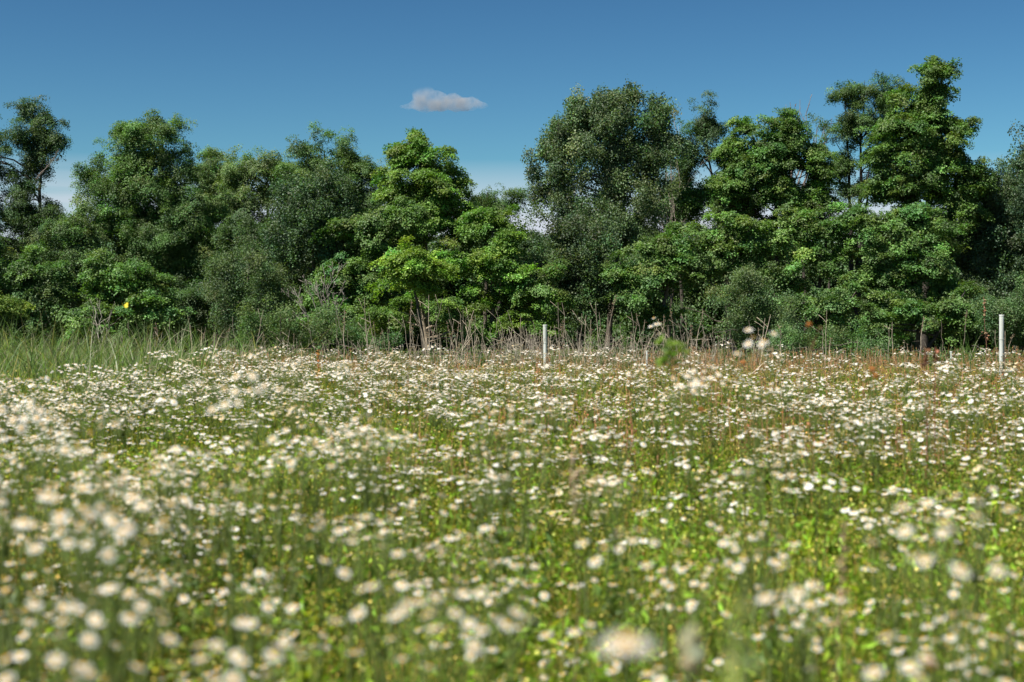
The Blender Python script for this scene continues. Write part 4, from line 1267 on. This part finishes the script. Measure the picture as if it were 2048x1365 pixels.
spike_plant('goldenrod', 1250, 27, 652, 'leafy green goldenrod spike among the dead stems', 'weed', (0.1, 0.15, 0.04), (0.10, 0.17, 0.04), 240, 0.06, 0.35, (0.03, 0.07), 0.3)
spike_plant('milkweed', 1335, 3.6, 684, 'blurred bright green leafy plant just left of the white clusters', 'weed', (0.12, 0.2, 0.04), (0.17, 0.28, 0.035), 55, 0.035, 0.955, (0.02, 0.04), 0.35)
spike_plant('goldenrod', 1185, 25, 668, 'small bright green weed at the middle of the dead stems', 'weed', (0.1, 0.15, 0.04), (0.13, 0.21, 0.04), 90, 0.04, 0.4, (0.03, 0.06), 0.35)
spike_plant('goldenrod', 548, 24, 690, 'green leafy weed at the meadow edge before the bare shrub', 'weed', (0.1, 0.15, 0.04), (0.13, 0.21, 0.04), 120, 0.05, 0.4, (0.03, 0.06), 0.3)
spike_plant('sorrel', 636, 14, 700, 'single rusty orange seed spike above the meadow left of centre', 'weed', (0.3, 0.14, 0.05), (0.42, 0.18, 0.05), 130, 0.018, 0.65, (0.012, 0.022), 0.8, 0.004, M_DRY)
spike_plant('dock', 1852, 6.5, 700, 'rusty brown dock seed stalk before the dark hollow at right', 'weed', (0.2, 0.09, 0.05), (0.17, 0.075, 0.04), 30, 0.012, 0.94, (0.012, 0.024), 0.8, 0.004, M_DRY)
spike_plant('dock', 1872, 7.0, 694, 'taller rusty dock seed stalk beside its shorter neighbour', 'weed', (0.2, 0.09, 0.05), (0.17, 0.075, 0.04), 30, 0.012, 0.94, (0.012, 0.024), 0.8, 0.004, M_DRY)
spike_plant('seedling_spike', 1475, 0.95, 1205, 'thick pale yellow-green bud stem blurred in the near right foreground', 'weed', (0.30, 0.36, 0.12), (0.45, 0.50, 0.20), 70, 0.006, 0.86, (0.010, 0.018), 0.6, 0.006)
spike_plant('plantain', 1385, 1.25, 1268, 'cream seed head blurred at the bottom right of centre', 'weed', (0.2, 0.24, 0.08), (0.52, 0.47, 0.30), 70, 0.009, 0.965, (0.010, 0.016), 0.8, 0.003, M_PETAL)
spike_plant('grass_plume', 1148, 3.2, 900, 'tan grass plume blurred right of the centre', 'weed', (0.3, 0.24, 0.12), (0.42, 0.32, 0.2), 90, 0.009, 0.86, (0.010, 0.016), 0.5, 0.002, M_DRY)
spike_plant('grass_plume', 1690, 2.6, 1040, 'brown grass plume blurred in the right foreground', 'weed', (0.3, 0.22, 0.12), (0.34, 0.24, 0.15), 90, 0.008, 0.8, (0.010, 0.016), 0.5, 0.002, M_DRY)
spike_plant('dried_seed_stem', 1808, 30, 682, 'dry seed stem with a small round head before the dark hollow', 'weed', (0.3, 0.26, 0.2), (0.3, 0.25, 0.18), 20, 0.018, 0.95, (0.03, 0.05), 0.8, 0.006, M_DRY, -0.05)
# broken brown stump stem on the right
bare_tree('broken_stalk', 'broken brown stalk with a bleached snapped top bending right', 20, 1654, 800, [(1658, 724), (1682, 707)], (0.24, 0.15, 0.09), 0.02, 66, 1, cat='dead stem', start_z=0)

# ------------------------------------------------------------------ tree shelter tubes
def tube_mat():
    m, n, l = new_mat('shelter_plastic')
    out = n.new('ShaderNodeOutputMaterial'); bs = n.new('ShaderNodeBsdfPrincipled')
    tcn = n.new('ShaderNodeTexCoord')
    mp_ = n.new('ShaderNodeMapping'); mp_.inputs['Scale'].default_value = (30, 30, 2.5)
    no = n.new('ShaderNodeTexNoise'); no.inputs['Scale'].default_value = 1.0; no.inputs['Detail'].default_value = 5
    l.new(tcn.outputs['Object'], mp_.inputs[0]); l.new(mp_.outputs[0], no.inputs[0])
    cr = n.new('ShaderNodeValToRGB')
    cr.color_ramp.elements[0].position = 0.25; cr.color_ramp.elements[0].color = (0.52, 0.54, 0.46, 1)
    cr.color_ramp.elements[1].position = 0.6; cr.color_ramp.elements[1].color = (0.76, 0.78, 0.73, 1)
    l.new(no.outputs[0], cr.inputs[0]); l.new(cr.outputs[0], bs.inputs['Base Color'])
    bs.inputs['Roughness'].default_value = 0.45
    tr = n.new('ShaderNodeBsdfTranslucent'); l.new(cr.outputs[0], tr.inputs[0])
    ms_ = n.new('ShaderNodeMixShader'); ms_.inputs[0].default_value = 0.3
    l.new(bs.outputs[0], ms_.inputs[1]); l.new(tr.outputs[0], ms_.inputs[2]); l.new(ms_.outputs[0], out.inputs[0])
    return m
M_TUBE = tube_mat()
def lathe(prof, sides=20):
    V, Q = [], []
    for (rr, z) in prof:
        for j in range(sides):
            t = j * 2 * math.pi / sides
            V.append((rr * math.cos(t), rr * math.sin(t), z))
    for i_ in range(len(prof) - 1):
        for j in range(sides):
            Q.append([i_ * sides + j, i_ * sides + (j + 1) % sides, (i_ + 1) * sides + (j + 1) % sides, (i_ + 1) * sides + j])
    return np.array(V), [np.array(Q)]
def shelter(px, py_top, Yd, wpx, label, tilt=(0, 0), stake=True):
    p = P(px, py_top, Yd)
    R = 0.78 * wpx / 2 / F * Yd
    H = p[2]
    o = empty('tree_shelter_tube', (p[0] - math.sin(tilt[1]) * H, p[1], 0)); tag(o, label, 'tree tube')
    o.rotation_euler = (tilt[0], tilt[1], 0)
    V, Fq = lathe([(R * 0.94, 0), (R * 0.96, H * 0.3), (R, H - 0.03)])
    V2, Fq2 = lathe([(R - 0.004, H - 0.03), (R * 0.94 - 0.004, 0)])
    a = Acc().add(V, Fq, (1, 1, 1)); a.add(V2, Fq2, (1, 1, 1))
    obj('tube', a.build('tube', M_TUBE, True), o)
    V, Fq = lathe([(R, H - 0.03), (R * 1.12, H - 0.012), (R * 1.12, H), (R * 1.02, H), (R - 0.004, H - 0.03)])
    obj('flared_rim', Acc().add(V, Fq, (1, 1, 1)).build('flared_rim', M_TUBE, True), o)
    if stake:
        sp_ = np.array([[[R + 0.016, 0.01, 0], [R + 0.016, 0.01, H * 0.82]]])
        obj('stake', Acc().add(*tubes(sp_, np.array([[0.014, 0.014]]), (0.30, 0.24, 0.16), 4)).build('stake', M_DRY), o)
        for zf in (0.35, 0.72):
            V, Fq = lathe([(R + 0.003, H * zf), (R + 0.006, H * zf + 0.004), (R + 0.003, H * zf + 0.010)], 16)
            obj('cable_tie', Acc().add(V, Fq, (0.5, 0.5, 0.48)).build('cable_tie', M_TUBE), o)
shelter(2003, 630, 23, 11.5, 'tall pale grey plastic tree tube with a flared rim at the right edge', (0, 0.0), True)
shelter(1090, 650, 27, 10, 'white plastic tree tube among dead stems right of the centre', (0, -0.01), True)
shelter(1294, 702, 30, 6, 'short white tree tube half hidden behind the fleabane cluster', (0, 0), False)
shelter(1902, 703, 29, 6, 'short white leaning tree tube inside the green grass tuft', (0, -0.06), False)
shelter(1605, 736, 22, 5, 'small white tube low in the weeds beside the fallen stalks', (0, 0), False)

# ------------------------------------------------------------------ yellow butterfly
bp = P(248, 614, 9.0)
bo = empty('butterfly', bp); tag(bo, 'small yellow butterfly in flight before the sunlit left maple', 'butterfly')
wa = np.array([[0, -0.008, 0], [0.004, 0.018, 0.004], [0.022, 0.026, 0.014], [0.032, 0.014, 0.020], [0.026, -0.002, 0.016], [0.022, -0.018, 0.014], [0.010, -0.022, 0.006]])
for s in (-1, 1):
    fore = np.array([[0, 0.0, 0], [0.004, 0.012, 0.010], [0.018, 0.018, 0.026], [0.024, 0.010, 0.030], [0.020, -0.002, 0.022]]) * [s, 1, 1]
    hind = np.array([[0, -0.001, 0], [0.018, -0.004, 0.019], [0.020, -0.014, 0.012], [0.010, -0.022, 0.002], [0.002, -0.014, -0.002]]) * [s, 1, 1]
    obj('forewing', Acc().add(fore, [np.array([[0, 1, 2], [0, 2, 3], [0, 3, 4]])], (0.80, 0.66, 0.03)).build('forewing', M_PETAL), bo)
    obj('hindwing', Acc().add(hind, [np.array([[0, 1, 2], [0, 2, 3], [0, 3, 4]])], (0.74, 0.62, 0.05)).build('hindwing', M_PETAL), bo)
obj('body', Acc().add(*tubes(np.array([[[0, -0.012, -0.002], [0, 0, 0], [0, 0.010, 0.001]]]), np.array([[0.0008, 0.0018, 0.001]]), (0.1, 0.09, 0.05), 6)).build('body', M_DRY, True), bo)
bo.rotation_euler = (0.3, 0.2, 0.7)

# ------------------------------------------------------------------ the small cloud
def cloud():
    import bmesh
    D = 2500.0
    bm = bmesh.new()
    parts = [(850, 192, 28, 20), (852, 210, 34, 16), (880, 207, 40, 16), (915, 210, 40, 14), (940, 207, 26, 13), (850, 184, 18, 11), (905, 198, 16, 9), (870, 196, 26, 14), (960, 211, 18, 8), (820, 214, 22, 5)]
    k = D / F
    c0 = P(890, 205, D)
    for (px, py, rx, ry) in parts:
        c = P(px, py, D) - c0
        m = Matrix.Translation(Vector((c[0], random.uniform(-6, 6), c[2]))) @ Matrix.Diagonal((rx * k, rx * k * 0.8, ry * k, 1))
        bmesh.ops.create_icosphere(bm, subdivisions=3, radius=1.0, matrix=m)
    me = bpy.data.meshes.new('cloud'); bm.to_mesh(me); bm.free()
    o = obj('cloud', me); o.location = c0
    rm = o.modifiers.new('r', 'REMESH'); rm.mode = 'VOXEL'; rm.voxel_size = 2.2
    tx = bpy.data.textures.new('puff', 'CLOUDS'); tx.noise_scale = 14; tx.noise_depth = 3
    dm = o.modifiers.new('d', 'DISPLACE'); dm.texture = tx; dm.strength = 9; dm.mid_level = 0.55
    m, n, l = new_mat('cloud_vapour')
    out = n.new('ShaderNodeOutputMaterial')
    pv = n.new('ShaderNodeVolumePrincipled')
    pv.inputs['Color'].default_value = (0.97, 0.985, 1.0, 1)
    pv.inputs['Anisotropy'].default_value = 0.3
    tcn = n.new('ShaderNodeTexCoord')
    no = n.new('ShaderNodeTexNoise'); no.inputs['Scale'].default_value = 0.05; no.inputs['Detail'].default_value = 4
    l.new(tcn.outputs['Object'], no.inputs[0])
    mr = n.new('ShaderNodeMapRange'); mr.inputs[1].default_value = 0.35; mr.inputs[2].default_value = 0.7; mr.inputs[3].default_value = 0.0; mr.inputs[4].default_value = 0.060
    l.new(no.outputs[0], mr.inputs[0]); 
    mpc = n.new('ShaderNodeMapping'); mpc.inputs['Scale'].default_value = (1 / 92, 1 / 70, 1 / 34)
    mpc.inputs['Location'].default_value = (0.02, 0, 0.08)
    gr = n.new('ShaderNodeTexGradient'); gr.gradient_type = 'SPHERICAL'
    l.new(tcn.outputs['Object'], mpc.inputs[0]); l.new(mpc.outputs[0], gr.inputs[0])
    fr_ = n.new('ShaderNodeMapRange'); fr_.interpolation_type = 'SMOOTHSTEP'; fr_.inputs[1].default_value = 0.02; fr_.inputs[2].default_value = 0.55
    l.new(gr.outputs[0], fr_.inputs[0])
    mq = n.new('ShaderNodeMath'); mq.operation = 'MULTIPLY'
    l.new(mr.outputs[0], mq.inputs[0]); l.new(fr_.outputs[0], mq.inputs[1]); l.new(mq.outputs[0], pv.inputs['Density'])
    l.new(pv.outputs[0], out.inputs['Volume'])
    me.materials.append(m)
    tag(o, 'small lone white cloud in the blue sky above the pointed maple', 'cloud')
cloud()
print('OBJECTS', len(sc.objects), 'TRIS', sum(len(m.loops) - 2 * len(m.polygons) for m in bpy.data.meshes))
